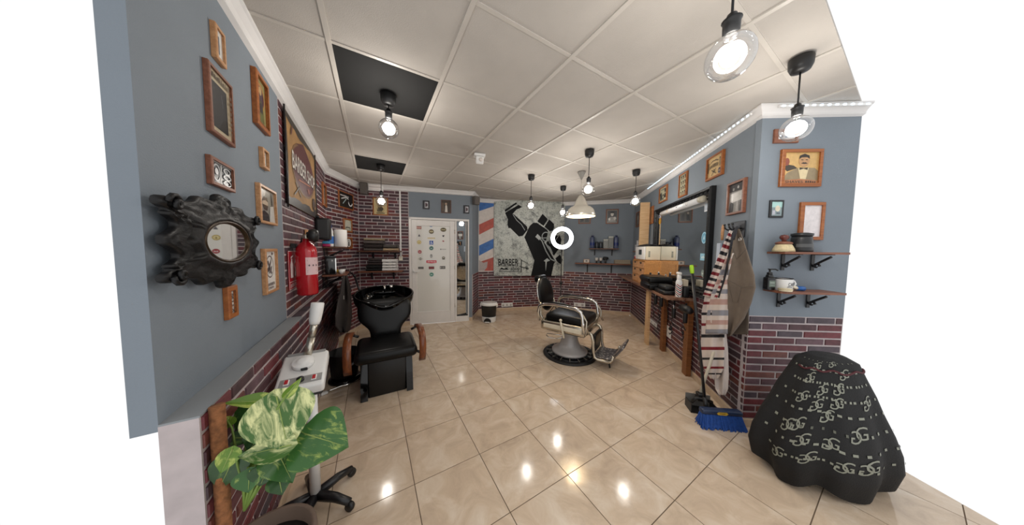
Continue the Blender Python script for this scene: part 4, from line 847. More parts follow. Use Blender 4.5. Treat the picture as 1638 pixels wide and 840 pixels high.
# ------------------------------------------------------------------ corner shelf goods on the left
def lathe_thing(name, label, cat, M, parts, group=None):
    t = thing(name, label, cat, M, group)
    for nm, prof, m, seg in parts: mb = MB(); mb.lathe(prof, m, seg); mb.obj(nm, t)
    return t
def LS(u, off, z): return w_left.stand(u, z, off)
def roll():
    t = thing('paper_roll', 'upright white paper towel roll on the upper corner shelf', 'paper roll', LS(2.63, .18, LS1 + .001))
    m = MB(); m.lathe([(.02, 0), (.074, 0), (.076, .004), (.076, .232), (.073, .236), (.02, .236), (.02, 0)], mat('white_paper', '#e6e3df', .9, bump=.3), 28, caps=False); m.obj('roll', t)
    m = MB(); m.lathe([(.019, .002), (.019, .235), (.016, .235), (.016, .002), (.019, .002)], mat('cardboard_core', '#a58b68', .8), 16, caps=False); m.obj('core', t)
roll()
def detergent():
    t = thing('cleaner_bottle', 'white and blue cleaner bottle with blue cap beside the paper roll', 'bottle', LS(2.56, .075, LS1 + .001))
    m = MB(); at(m, Matrix.Diagonal((1, .7, 1, 1))); m.lathe([(.045, 0), (.05, .01), (.05, .17), (.044, .21), (.028, .245), (.022, .255)], WPLAST, 20); m.obj('body', t)
    m = MB(); at(m, Matrix.Diagonal((1, .7, 1, 1))); m.lathe([(.0507, .04), (.0507, .14)], mat('blue_label', '#2f66b0', .4, var=.2, scale=30), 20, caps=False); m.obj('label', t)
    m = MB(); at(m, Matrix.Diagonal((1, .7, 1, 1))); m.lathe([(.024, .25), (.026, .255), (.026, .285), (.02, .292), (0, .292)], mat('blue_cap', '#2a4fa6', .35), 16); m.obj('cap', t)
    m = MB(); art(m, [('e', .5, .5, .4, .45, '3a4a2c'), ('e', .5, .55, .2, .2, 'b9b54a')], .05, .05, .0365, x0=-.025, y0=.15); m.T = Matrix(); o = m.obj('logo_print', t); o.matrix_local = Rx(PI / 2)
detergent()
def pack():
    t = thing('tissue_pack', 'small magenta and light blue pack at the near end of the upper shelf', 'pack', LS(2.475, .04, LS1 + .001))
    m = MB(); m.rbox(-.03, .03, -.04, .04, 0, .035, mat('magenta_print', '#b5215e', .4), .006); m.obj('lower_band', t)
    m = MB(); m.rbox(-.03, .03, -.04, .04, .0355, .07, mat('light_blue_print', '#3c8fb8', .4), .006); m.obj('upper_band', t)
pack()
def blackbox():
    t = thing('wall_box', 'black box dispenser strapped to the brick wall under the banner', 'dispenser', w_left.mat(1.97, 1.545, .008))
    m = MB(); m.rbox(0, .17, 0, .245, 0, .13, BLACK, .012); m.obj('housing', t)
    m = MB(); m.rbox(-.004, .004, .02, .225, .02, .115, mat('dark_grey_front', '#2b2c2e', .35), .003, 1); m.obj('side_panel', t)
    m = MB(); m.rbox(-.002, .03, .245, .27, .01, .04, SATIN, .004, 1); m.obj('strap', t)
blackbox()
def tin():
    t = thing('storage_tin', 'tall black tin with silver edges on the lower corner shelf', 'tin', LS(2.385, .085, LS2 + .001) @ Rz(.2))
    m = MB(); m.rbox(-.055, .055, -.055, .055, 0, .215, mat('black_tin', '#0e0f10', .2, coat=.4), .006); m.obj('body', t)
    m = MB(); m.rbox(-.057, .057, -.057, .057, .2155, .24, mat('black_tin_lid', '#1b1c1e', .25), .006); m.obj('lid', t)
    m = MB(); m.box(.0555, .058, -.057, -.045, .01, .21, CHROME); m.obj('edge_strip', t)
    m = MB(); m.box(-.058, -.0555, -.057, -.045, .01, .21, CHROME); m.obj('edge_strip', t)
tin()
def cup(label, M, r=.03, h=.05):
    t = thing('small_cup', label, 'cup', M); m = MB(); m.lathe([(r * .7, 0), (r, h), (r * .92, h), (r * .64, .005), (0, .005)], WPLAST, 18); m.obj('bowl', t)
    m = MB(); m.tube([(r * .85, 0, h * .8), (r * 1.5, 0, h * .75), (r * 1.55, 0, h * .35), (r * .75, 0, h * .25)], .004, WPLAST, 6); m.obj('handle', t)
cup('small white cup nearest the black tin on the lower corner shelf', LS(2.45, .19, LS2 + .001)); cup('small white cup further along the lower corner shelf', LS(2.58, .20, LS2 + .001))
m = MB(); m.rbox(-.05, .05, -.03, .03, 0, .035, mat('yellow_sponge', '#b3943c', .9, var=.2, scale=40, bump=.6), .01); tag(m.obj('sponge', None, LS(2.70, .13, LS2 + .001)), 'yellow sponge at the back of the lower corner shelf', 'sponge')
def extinguisher():
    u, z0 = w_left.uv(491.5, 471, .09); t = thing('fire_extinguisher', 'red fire extinguisher hung on the left brick wall', 'fire extinguisher', w_left.stand(u, z0, .095)); k = w_left.uv(491.5, 386, .09)[1] - z0; r = .068
    m = MB(); m.lathe([(r * .9, 0), (r, .012), (r, k * .8), (r * .93, k * .87), (r * .7, k * .94), (r * .38, k * .98), (r * .34, k * 1.04), (0, k * 1.04)], RED, 32); m.obj('cylinder', t)
    m = MB(); m.lathe([(r * 1.006, k * .38), (r * 1.006, k * .70)], mat('extinguisher_label', '#d8b9bb', .4), 20, -PI * .98, -PI * .42); o = m.obj('label', t)
    txt = MB(); art(txt, [('r', .05, .82, .5, .09, '8a2a35'), ('r', .05, .62, .85, .035, '7a6a6c'), ('r', .05, .5, .9, .09, '9a8a8e'), ('r', .05, .36, .8, .035, '7a6a6c'), ('e', .16, .55, .05, .06, '5a4a4e'), ('e', .4, .55, .05, .06, '5a4a4e'), ('e', .64, .55, .05, .06, '5a4a4e'), ('r', .05, .18, .6, .05, '8a7a7e'), ('r', .05, .06, .8, .04, '8a7a7e')], 1, 1)
    txt.v = [((r * 1.012 + p[2] * .3) * math.cos(-PI * .96 + p[0] * PI * .5), (r * 1.012 + p[2] * .3) * math.sin(-PI * .96 + p[0] * PI * .5), k * (.40 + .28 * p[1])) for p in txt.v]; txt.obj('label_print', t)
    m = MB(); art(m, [('r', .1, y / 10, .8, .05, 'd9a9ad') for y in (1, 2, 3, 5, 6, 8)] + [('e', .5, .75, .3, .05, 'e2d5d5')], 1, 1)
    m.v = [((r * 1.004 + p[2] * .3) * math.cos(-PI * .38 + p[0] * PI * .12), (r * 1.004 + p[2] * .3) * math.sin(-PI * .38 + p[0] * PI * .12), k * (.3 + .42 * p[1])) for p in m.v]; m.obj('side_print', t)
    m = MB(); m.lathe([(.016, k * 1.03), (.022, k * 1.05), (.022, k * 1.11), (.014, k * 1.13), (0, k * 1.13)], BRUSHED, 14); m.obj('valve', t)
    m = MB(); at(m, Tr(-.035, -.035, k * 1.13) @ Rx(.25)); m.rbox(-.05, .05, -.02, .02, -.012, .012, BLACK, .008); m.obj('grip_lever', t)
    m = MB(); at(m, Tr(-.055, -.05, k * 1.10) @ Rx(PI / 2)); m.lathe([(0, -.03), (.045, -.02), (.055, .01), (.04, .035), (0, .04)], BLACK, 16); m.obj('discharge_horn', t)
    m = MB(); m.tube([(.02, .0, k * 1.08), (.05, .03, k * 1.06), (.07, .05, k * .9)], .008, BLACK, 8); m.obj('hose', t)
    m = MB(); m.box(-.03, .03, .06, .087, k * .87, k * .95, BLACK); m.obj('wall_bracket', t)
extinguisher()
def ext_sign():
    u0, u1, z0, z1 = w_left.quad((459.8, 400), (474.3, 402.5), (462, 463.5), (475, 460), .008); w, h = u1 - u0, z1 - z0
    t = thing('extinguisher_sign', 'red sign with white extinguisher symbol reading EXTINTOR on the brick', 'sign', w_left.mat(u0, z0, .008)); m = MB(); m.box(0, w, 0, h, 0, .003, mat('red_sign_plastic', '#a81a2a', .35)); m.obj('plate', t)
    m = MB(); art(m, [('r', 0, 0, 1, .012, 'e2d8d8'), ('r', 0, .985, 1, .012, 'e2d8d8'), ('r', 0, 0, .03, 1, 'e2d8d8'), ('r', .97, 0, .03, 1, 'e2d8d8'), ('r', 0, .19, 1, .012, 'e2d8d8'), ('t', 'EXTINTOR', .5, .1, .8, .09, 'e2d8d8'),
        ('p', [(.16, .3), (.46, .3), (.46, .66), (.38, .74), (.24, .74), (.16, .66)], 'e9e2e2'), ('r', .25, .74, .12, .06, 'e9e2e2'), ('p', [(.2, .8), (.5, .86), (.5, .9), (.2, .84)], 'e9e2e2'), ('p', [(.58, .34), (.66, .5), (.62, .62), (.74, .52), (.8, .68), (.88, .5), (.86, .34), (.78, .3)], 'e9e2e2'), ('p', [(.6, .66), (.7, .7), (.8, .84), (.7, .78)], 'e9e2e2')], w, h, .003); m.obj('symbol_print', t)
ext_sign()
m = MB(); q = w_left.quad((487, 366), (496, 370), (488, 380), (496, 382), .01); m.rbox(0, q[1] - q[0], 0, q[3] - q[2], 0, .02, LIGHTW, .004, 1); tag(m.obj('wooden_plaque', None, w_left.mat(q[0], q[2], .008)), 'small tan wooden plaque behind the extinguisher valve', 'plaque')
# hanging dark coat
def cloth_rows(rows, W, nu, bands, name, parent, wav=.012, freq=9, sub=3, phase=0, thick=.004):
    """a hanging cloth: rows of (y, left x, right x, distance off the wall) measured on the wall's plane; bands = colours down the cloth"""
    m = MB(); R = []
    for i in range(len(rows) - 1):
        a, b = rows[i], rows[i + 1]
        for k in range(sub): f = k / sub; R.append([a[j] * (1 - f) + b[j] * f for j in range(len(a))])
    R.append(list(rows[-1])); vs = []
    for ri, r in enumerate(R):
        y, xl, xr, off = r[:4]; sk = r[4] if len(r) > 4 else 0
        for i in range(nu + 1):
            f = i / nu; o = off + wav * min(1, ri / 6 + .3) * math.sin(freq * f + phase + ri * .07); px = xl + (xr - xl) * f; py = y + sk * (f - .5)
            u, z = W.uv(px, py, o); vs.append(W.pt(u, z, o))
    w = nu + 1
    for j in range(len(R) - 1):
        mt = bands(j, len(R) - 1) if callable(bands) else bands
        front = [vs[j * w + i] for i in range(w)] + [vs[(j + 1) * w + i] for i in range(w)]; n3 = Vector((W.n.x, W.n.y, 0)) * thick
        back = [p - n3 for p in front]; fs = []
        for i in range(nu): fs += [(i, w + i, w + i + 1, i + 1), (2 * w + i, 2 * w + i + 1, 3 * w + i + 1, 3 * w + i)]
        fs += [(0, 2 * w, 3 * w, w), (nu, w + nu, 3 * w + nu, 2 * w + nu)]
        if j == 0: fs += [(i, i + 1, 2 * w + i + 1, 2 * w + i) for i in range(nu)]
        if j == len(R) - 2: fs += [(w + i, 3 * w + i, 3 * w + i + 1, w + i + 1) for i in range(nu)]
        m.add(front + back, fs, mt, True)
    bmx = bmesh.new(); o = m.obj(name, parent); bmx.from_mesh(o.data); bmesh.ops.remove_doubles(bmx, verts=bmx.verts[:], dist=.0005); bmx.to_mesh(o.data); bmx.free()
    if parent: o.matrix_parent_inverse = parent.matrix_world.inverted()
    return o
def coat():
    t = thing('hanging_cloth', 'long dark brown cloth hanging from the lower corner shelf', 'cloth', w_left.mat(2.55, 1.0, .2)); C_ = mat('dark_brown_cloth', '#231b1a', .85, var=.2, scale=20, bump=.4)
    bpy.context.view_layer.update()
    cloth_rows([(441, 549, 556, .26), (455, 546, 560, .26), (480, 541, 566, .25), (505, 537, 569, .25), (522, 537, 564, .24), (532, 545, 556, .24)], w_left, 12, C_, 'cloth', t, wav=.016, freq=11)
    m = MB(); m.tube([w_left.pt(2.62, LS2 - .02, .26), w_left.pt(2.62, LS2 - .06, .275), w_left.pt(2.62, LS2 - .05, .30)], .006, SATIN, 6); o = m.obj('hook', t); o.matrix_parent_inverse = t.matrix_world.inverted()
    m = MB(); u, z = w_left.uv(549, 476, .28); m.rbox(-.008, .008, -.02, .02, -.002, .002, mat('cloth_tag', '#b9b5b0', .7), .002, 1); o = m.obj('care_tag', t, t.matrix_world.inverted() @ w_left.mat(u, z, .285))
coat()
# ------------------------------------------------------------------ back wall shelf goods
def BS(u, off, z): return w_back2.stand(u, z, off)
NAVY = mat('navy_print', '#232c4e', .35, var=.3, scale=40)
def can(label, u, r, h, col, band, cap, M=None, stripes=False, squared=False):
    t = thing('product_can', label, 'can', M or BS(u, .085, 1.501), 'cans and boxes on the upper back shelf')
    m = MB(); cm = mat('can_' + col, col, .35, var=.25, scale=45)
    if squared: m.rbox(-r, r, -r, r, 0, h, cm, .004, 1)
    else: m.lathe([(r * .94, 0), (r, .006), (r, h * .9), (r * .86, h * .95), (r * .6, h), (0, h)], cm, 20)
    m.obj('body', t)
    if band:
        m = MB(); bm_ = mat('band_' + band, band, .35)
        if stripes:
            w_ = (2 * r) if squared else 1
            for k in range(-3, 9):
                art(m, [('p', [(0, k / 8), (1, k / 8 + .22), (1, k / 8 + .29), (0, k / 8 + .07)], band)], 2 * r, h * .9, r + .001, x0=-r, y0=0)
            m.v = [(p[0], p[1], p[2]) for p in m.v if True]
            if not squared: m.v = [(r * 1.01 * math.sin(p[0] / r * 1.3), p[1], r * 1.01 * math.cos(p[0] / r * 1.3)) for p in m.v]
            m.v = [(p[0], min(max(p[1], .004), h * .9), p[2]) for p in m.v]; o = m.obj('stripes', t); o.matrix_local = Rx(PI / 2)
        else: m.lathe([(r * 1.012, h * .25), (r * 1.012, h * .5)], bm_, 20, caps=False); m.obj('label_band', t)
    if cap: m = MB(); m.lathe([(r * .5, h), (r * .5, h * 1.1), (0, h * 1.1)], mat('cap_' + cap, cap, .4), 14); m.obj('cap', t)
    return t
can('blue and white can at the left end of the upper back shelf', 1.05, .052, .26, '#4a536e', '#1f2f6e', '#23284a')
can('short dark glass jar left of centre on the upper back shelf', 1.15, .036, .15, '#2b3038', '#3c444e', None)
can('second short dark glass jar on the upper back shelf', 1.235, .036, .15, '#272c34', '#39414c', None)
can('short cream box with diagonal navy stripes on the upper back shelf', 1.335, .05, .20, '#b3b3a6', '23283c', None, None, True, True)
can('tall cream box with diagonal navy stripes on the upper back shelf', 1.44, .05, .265, '#a9aaa0', '1f2436', None, None, True, True)
can('blue and white can at the right end of the upper back shelf', 1.55, .052, .26, '#4c5470', '#222f66', '#23284a')
def card():
    t = thing('standing_card', 'small wood framed card standing on the lower back shelf', 'card', BS(.935, .06, 1.161)); m = MB(); m.rbox(-.065, .065, -.012, 0, 0, .085, LIGHTW, .004, 1); m.obj('frame', t)
    m = MB(); art(m, [('r', 0, 0, 1, 1, 'cdc9c2'), ('e', .5, .5, .28, .3, '8a8580'), ('e', .5, .56, .12, .14, '4a4643')], .105, .065, .0125, x0=-.0525, y0=.01); o = m.obj('print', t); o.matrix_local = Rx(PI / 2)
card()
for lab, u in (('white goblet cup with black foot, nearer the card on the lower back shelf', 1.155), ('white goblet cup with black foot, beside the black clipper on the lower back shelf', 1.245)):
    lathe_thing('goblet_cup', lab, 'cup', BS(u, .07, 1.161), [('foot', [(.03, 0), (.028, .006), (.012, .015), (.012, .04), (.03, .055), (0, .055)], BLACK, 16), ('bowl', [(.028, .0555), (.034, .08), (.034, .125), (.03, .125), (.028, .07), (0, .07)], mat('frosted_white', '#c5c0ba', .4), 18)])
def hairdryer():
    t = thing('hair_dryer', 'black hair dryer standing nose up on the lower back shelf', 'hair dryer', BS(1.345, .07, 1.161)); m = MB(); m.rbox(-.02, .02, -.018, .018, 0, .09, BLACK, .008); m.obj('handle', t)
    m = MB(); at(m, Tr(0, 0, .115) @ Ry(PI / 2)); m.lathe([(.0, -.055), (.03, -.05), (.034, -.02), (.03, .03), (.02, .06), (0, .062)], BLACK, 16); m.obj('barrel', t)
hairdryer()
m = MB(); m.rbox(-.16, .16, -.05, .06, 0, .07, mat('grey_card_box', '#8d8270', .7, var=.1), .004, 1); m.rbox(-.162, .162, -.052, .062, .07, .085, mat('grey_card_lid', '#9a8e7b', .7), .004, 1)
tag(m.obj('flat_box', None, BS(1.69, .075, 1.161)), 'flat taupe box at the right end of the lower back shelf', 'box')
# products on the tiny corner shelf
for i, (u, z0, hh, ww, lab) in enumerate(((.62, 1.451, .12, .035, 'left white patterned box on the tiny corner shelf'), (.71, 1.451, .20, .035, 'taller white patterned box on the tiny corner shelf'), (.80, 1.451, .11, .035, 'low white patterned box at the near end of the tiny corner shelf'))):
    t = thing('product_box', lab, 'box', w_right.stand(u, z0, .075), 'boxes on the tiny corner shelf'); m = MB(); m.rbox(-ww, ww, -.045, .045, 0, hh, mat('white_pack', '#c9c9cc', .45), .003, 1); m.obj('carton', t)
    m = MB(); art(m, [('r', .1, k * .16 + .04, .8, .06, '3c4048') for k in range(6)] + [('e', .5, .5, .25, .12, 'b9bdc6')], 2 * ww, hh, .046, x0=-ww, y0=0); o = m.obj('front_print', t); o.matrix_local = Rx(PI / 2)
    m = MB(); art(m, [('r', .1, k * .16 + .06, .8, .05, '3c4048') for k in range(6)], .09, hh, ww + .001, x0=-.045, y0=0); o = m.obj('side_print', t); o.matrix_local = Rz(PI / 2) @ Rx(PI / 2)
#@@PART4
# ------------------------------------------------------------------ the barber chair
def barber_chair():
    t = thing('barber_chair', 'vintage chrome barber chair with black leather on a round black base', 'barber chair', place(.82, 3.24, 0, math.radians(-35)))
    NICKEL = mat('aged_nickel', '#bdb5a6', .22, .9, var=.12, scale=18)
    def P(nm, fn, lab=None):
        m = MB(); fn(m); o = m.obj(nm, t)
        if lab: o['label'] = lab
        return o
    P('base_disc', lambda m: (m.lathe([(.36, 0), (.365, .012), (.35, .024), (.32, .03), (.315, .022)], mat('black_rubber', '#151515', .5), 48), m.lathe([(.318, .024), (.27, .034), (.24, .05), (.0, .05)], mat('dark_polished_base', '#1c1d1f', .1, .5), 40)))
    for k in range(16):
        a = 2 * PI * k / 16; P('base_rib', lambda m: (at(m, Rz(a)), m.box(.245, .315, -.004, .004, .026, .044, BRUSHED)))
    P('pedestal', lambda m: m.lathe([(.245, .045), (.24, .07), (.215, .085), (.17, .11), (.13, .16), (.11, .23), (.10, .31), (.105, .325), (0, .325)], GREYENAMEL, 36))
    P('piston', lambda m: m.lathe([(.055, .325), (.055, .37), (0, .37)], CHROME, 24))
    P('under_frame', lambda m: m.rbox(-.26, .27, -.22, .22, .35, .39, BLACK, .01))
    for s in (-1, 1):
        P('side_panel', lambda m: (m.rbox(-.30, .30, s * .285 - .022, s * .285 + .022, .385, .51, NICKEL, .016), m.rbox(-.26, .26, s * .285 - .028, s * .285 + .028, .415, .48, CREAM, .012)), 'cream enamel side panel with nickel edge')
    P('front_apron', lambda m: m.rbox(.27, .31, -.26, .26, .39, .50, NICKEL, .014))
    P('rear_apron', lambda m: m.rbox(-.31, -.27, -.26, .26, .40, .51, NICKEL, .014))
    P('seat_cushion', lambda m: m.rbox(-.27, .30, -.255, .255, .47, .60, LEATHER, .055, 4))
    # backrest, tilted back
    T = Tr(-.335, 0, .60) @ Ry(-.22)
    def oval(m):
        at(m, T); n = 14
        def fn(i, j):
            a = 2 * PI * i; r = math.sin(j * PI / 2); return (.055 * math.cos(j * PI / 2), .225 * r * math.cos(a), .225 + .24 * r * math.sin(a))
        m.grid(lambda i, j: fn(i, 1 - j), 36, 10, LEATHER); 
    P('backrest', oval, 'black leather oval backrest')
    P('backrest_shell', lambda m: (at(m, T), m.grid(lambda i, j: (-.015 - .035 * math.cos(j * PI / 2), .232 * math.sin(j * PI / 2) * math.cos(2 * PI * i), .225 + .247 * math.sin(j * PI / 2) * math.sin(2 * PI * i)), 36, 8, NICKEL)))
    P('backrest_rim', lambda m: (at(m, T), m.tube([(-.008, .231 * math.cos(2 * PI * k / 40), .225 + .247 * math.sin(2 * PI * k / 40)) for k in range(40)], .011, CHROME, 8, True)))
    for s in (-1, 1):
        P('back_hinge', lambda m: m.tube([(-.27, s * .25, .46), (-.34, s * .24, .56), (-.36, s * .21, .72)], [.018, .016, .012], NICKEL, 8))
    T2 = Tr(-.475, 0, 1.02) @ Ry(-.15)
    P('headrest', lambda m: (at(m, T2), m.rbox(-.055, .055, -.12, .12, -.05, .06, LEATHER, .04, 3)))
    P('headrest_post', lambda m: m.tube([(-.45, 0, .82), (-.485, 0, .98)], .012, CHROME, 8))
    for s in (-1, 1):
        y = s * .325
        arm = P('armrest', lambda m: m.tube([(-.31, y, .50), (-.33, y, .62), (-.31, y, .70), (-.24, y, .735), (-.1, y, .75), (.08, y, .745), (.2, y, .73), (.255, y, .70), (.275, y, .64), (.285, y, .55), (.30, y, .44)], [.018, .02, .022, .025, .027, .027, .026, .024, .021, .021, .024], CHROME, 10))
        m = MB(); m.tube([(-.25, y, .752), (-.1, y, .772), (.06, y, .767), (.17, y, .752)], [.016, .024, .024, .014], LEATHER, 8, flat=.55); m.obj('arm_pad', arm)
        m = MB(); m.tube([(.262, y, .69), (.33, y, .60), (.325, y, .52), (.36, y, .46)], [.013, .011, .012, .014], NICKEL, 8); m.obj('scroll_support', arm)
        m = MB(); m.ball((.285, y - s * .0, .555), .026, CHROME, 1, .8, 1.2, 12, 8); m.obj('arm_knuckle', arm)
    P('side_lever', lambda m: (m.tube([(.0, -.335, .55), (.01, -.338, .50), (.05, -.335, .34)], [.012, .014, .013], CREAM, 8), m.ball((.0, -.335, .56), .02, CREAM, 1, 1, .8, 10, 8)), 'cream adjusting lever on the near side')
    P('recline_loop', lambda m: m.tube([(.02, -.28, .35), (-.10, -.30, .345), (-.20, -.30, .335), (-.225, -.28, .30), (-.19, -.26, .27), (-.08, -.25, .275), (.0, -.23, .31)], .007, CHROME, 6))
    for s in (-1, 1):
        P('leg_bar', lambda m: m.tube([(.29, s * .20, .44), (.355, s * .20, .41), (.375, s * .20, .34), (.385, s * .20, .20), (.40, s * .20, .135), (.44, s * .20, .115), (.57, s * .20, .12), (.60, s * .20, .15), (.615, s * .19, .20)], [.02, .022, .02, .019, .019, .018, .018, .017, .016], NICKEL, 8))
    P('calf_pad', lambda m: (at(m, Tr(.36, 0, .27) @ Ry(.08)), m.rbox(-.02, .025, -.15, .15, -.12, .13, LEATHER, .018, 3)))
    TREAD = bpy.data.materials.new('cast_foot_tread'); TREAD.use_nodes = True; nt = TREAD.node_tree; b = nt.nodes['Principled BSDF']
    tc = node(nt, 'ShaderNodeTexCoord'); vo = node(nt, 'ShaderNodeTexVoronoi'); vo.inputs['Scale'].default_value = 28; r = node(nt, 'ShaderNodeValToRGB')
    r.color_ramp.elements[0].position = .25; r.color_ramp.elements[0].color = lin('#d9d6d2'); r.color_ramp.elements[1].position = .5; r.color_ramp.elements[1].color = lin('#77757a')
    nt.links.new(tc.outputs['Object'], vo.inputs['Vector']); nt.links.new(vo.outputs['Distance'], r.inputs['Fac']); nt.links.new(r.outputs['Color'], b.inputs['Base Color']); b.inputs['Metallic'].default_value = .8; b.inputs['Roughness'].default_value = .3
    bp = node(nt, 'ShaderNodeBump'); bp.inputs['Strength'].default_value = .6; nt.links.new(vo.outputs['Distance'], bp.inputs['Height']); nt.links.new(bp.outputs['Normal'], b.inputs['Normal'])
    P('foot_plate', lambda m: (at(m, Tr(.49, 0, .14) @ Ry(-.05)), m.rbox(-.12, .10, -.175, .175, -.008, .008, TREAD, .005, 1)), 'embossed metal foot plate')
    P('toe_plate', lambda m: (at(m, Tr(.665, 0, .245) @ Ry(-.98)), m.rbox(-.09, .10, -.16, .16, -.012, .012, TREAD, .02, 2)), 'embossed metal toe plate tilted up')
    P('toe_bracket', lambda m: m.tube([(.60, -.19, .15), (.625, -.1, .185), (.63, 0, .19), (.625, .1, .185), (.60, .19, .15)], .014, NICKEL, 8))
    P('foot_stop', lambda m: m.tube([(.55, -.12, .11), (.565, -.12, .02)], .011, BLACK, 8))
barber_chair()
# ------------------------------------------------------------------ pedal bin
def pedal_bin():
    c = at_z(782, 514, 0); t = thing('pedal_bin', 'white and black pedal bin standing against the pillar', 'bin', place(c.x, c.y, 0, -.15))
    S_ = Matrix.Diagonal((1, .8, 1, 1))
    m = MB(); at(m, S_); m.lathe([(.135, .0), (.14, .02), (.145, .10), (.148, .11)], WPLAST, 28); m.obj('base', t)
    m = MB(); at(m, S_); m.lathe([(.140, .09), (.155, .33), (.155, .335), (0, .335)], BLACK, 28); m.obj('body', t)
    m = MB(); at(m, S_); m.lathe([(.165, .335), (.17, .345), (.17, .375), (.16, .39), (.15, .392)], WPLAST, 28); m.obj('rim', t)
    m = MB(); at(m, S_); m.lathe([(.152, .39), (.10, .405), (0, .408)], mat('grey_lid', '#b7b0ad', .3, var=.1), 28); m.obj('lid', t)
    m = MB(); at(m, Tr(0, -.105, .02)); m.prism([(.07 * math.cos(PI * k / 12), .075 * math.sin(PI * k / 12)) for k in range(13)], 0, .03, BLACK); m.T = Matrix(); 
    o = m.obj('pedal_recess', t); o.matrix_local = Tr(0, -.0985, .022) @ Rx(PI / 2) @ Tr(0, .105, -.02)
    m = MB(); m.rbox(-.045, .045, -.155, -.10, .012, .028, WPLAST, .006); m.obj('pedal', t)
    for s in (-1, 1): m = MB(); m.rbox(s * .165 - .012, s * .165 + .012, -.03, .03, .30, .37, WPLAST, .006); m.obj('handle_clip', t)
pedal_bin()
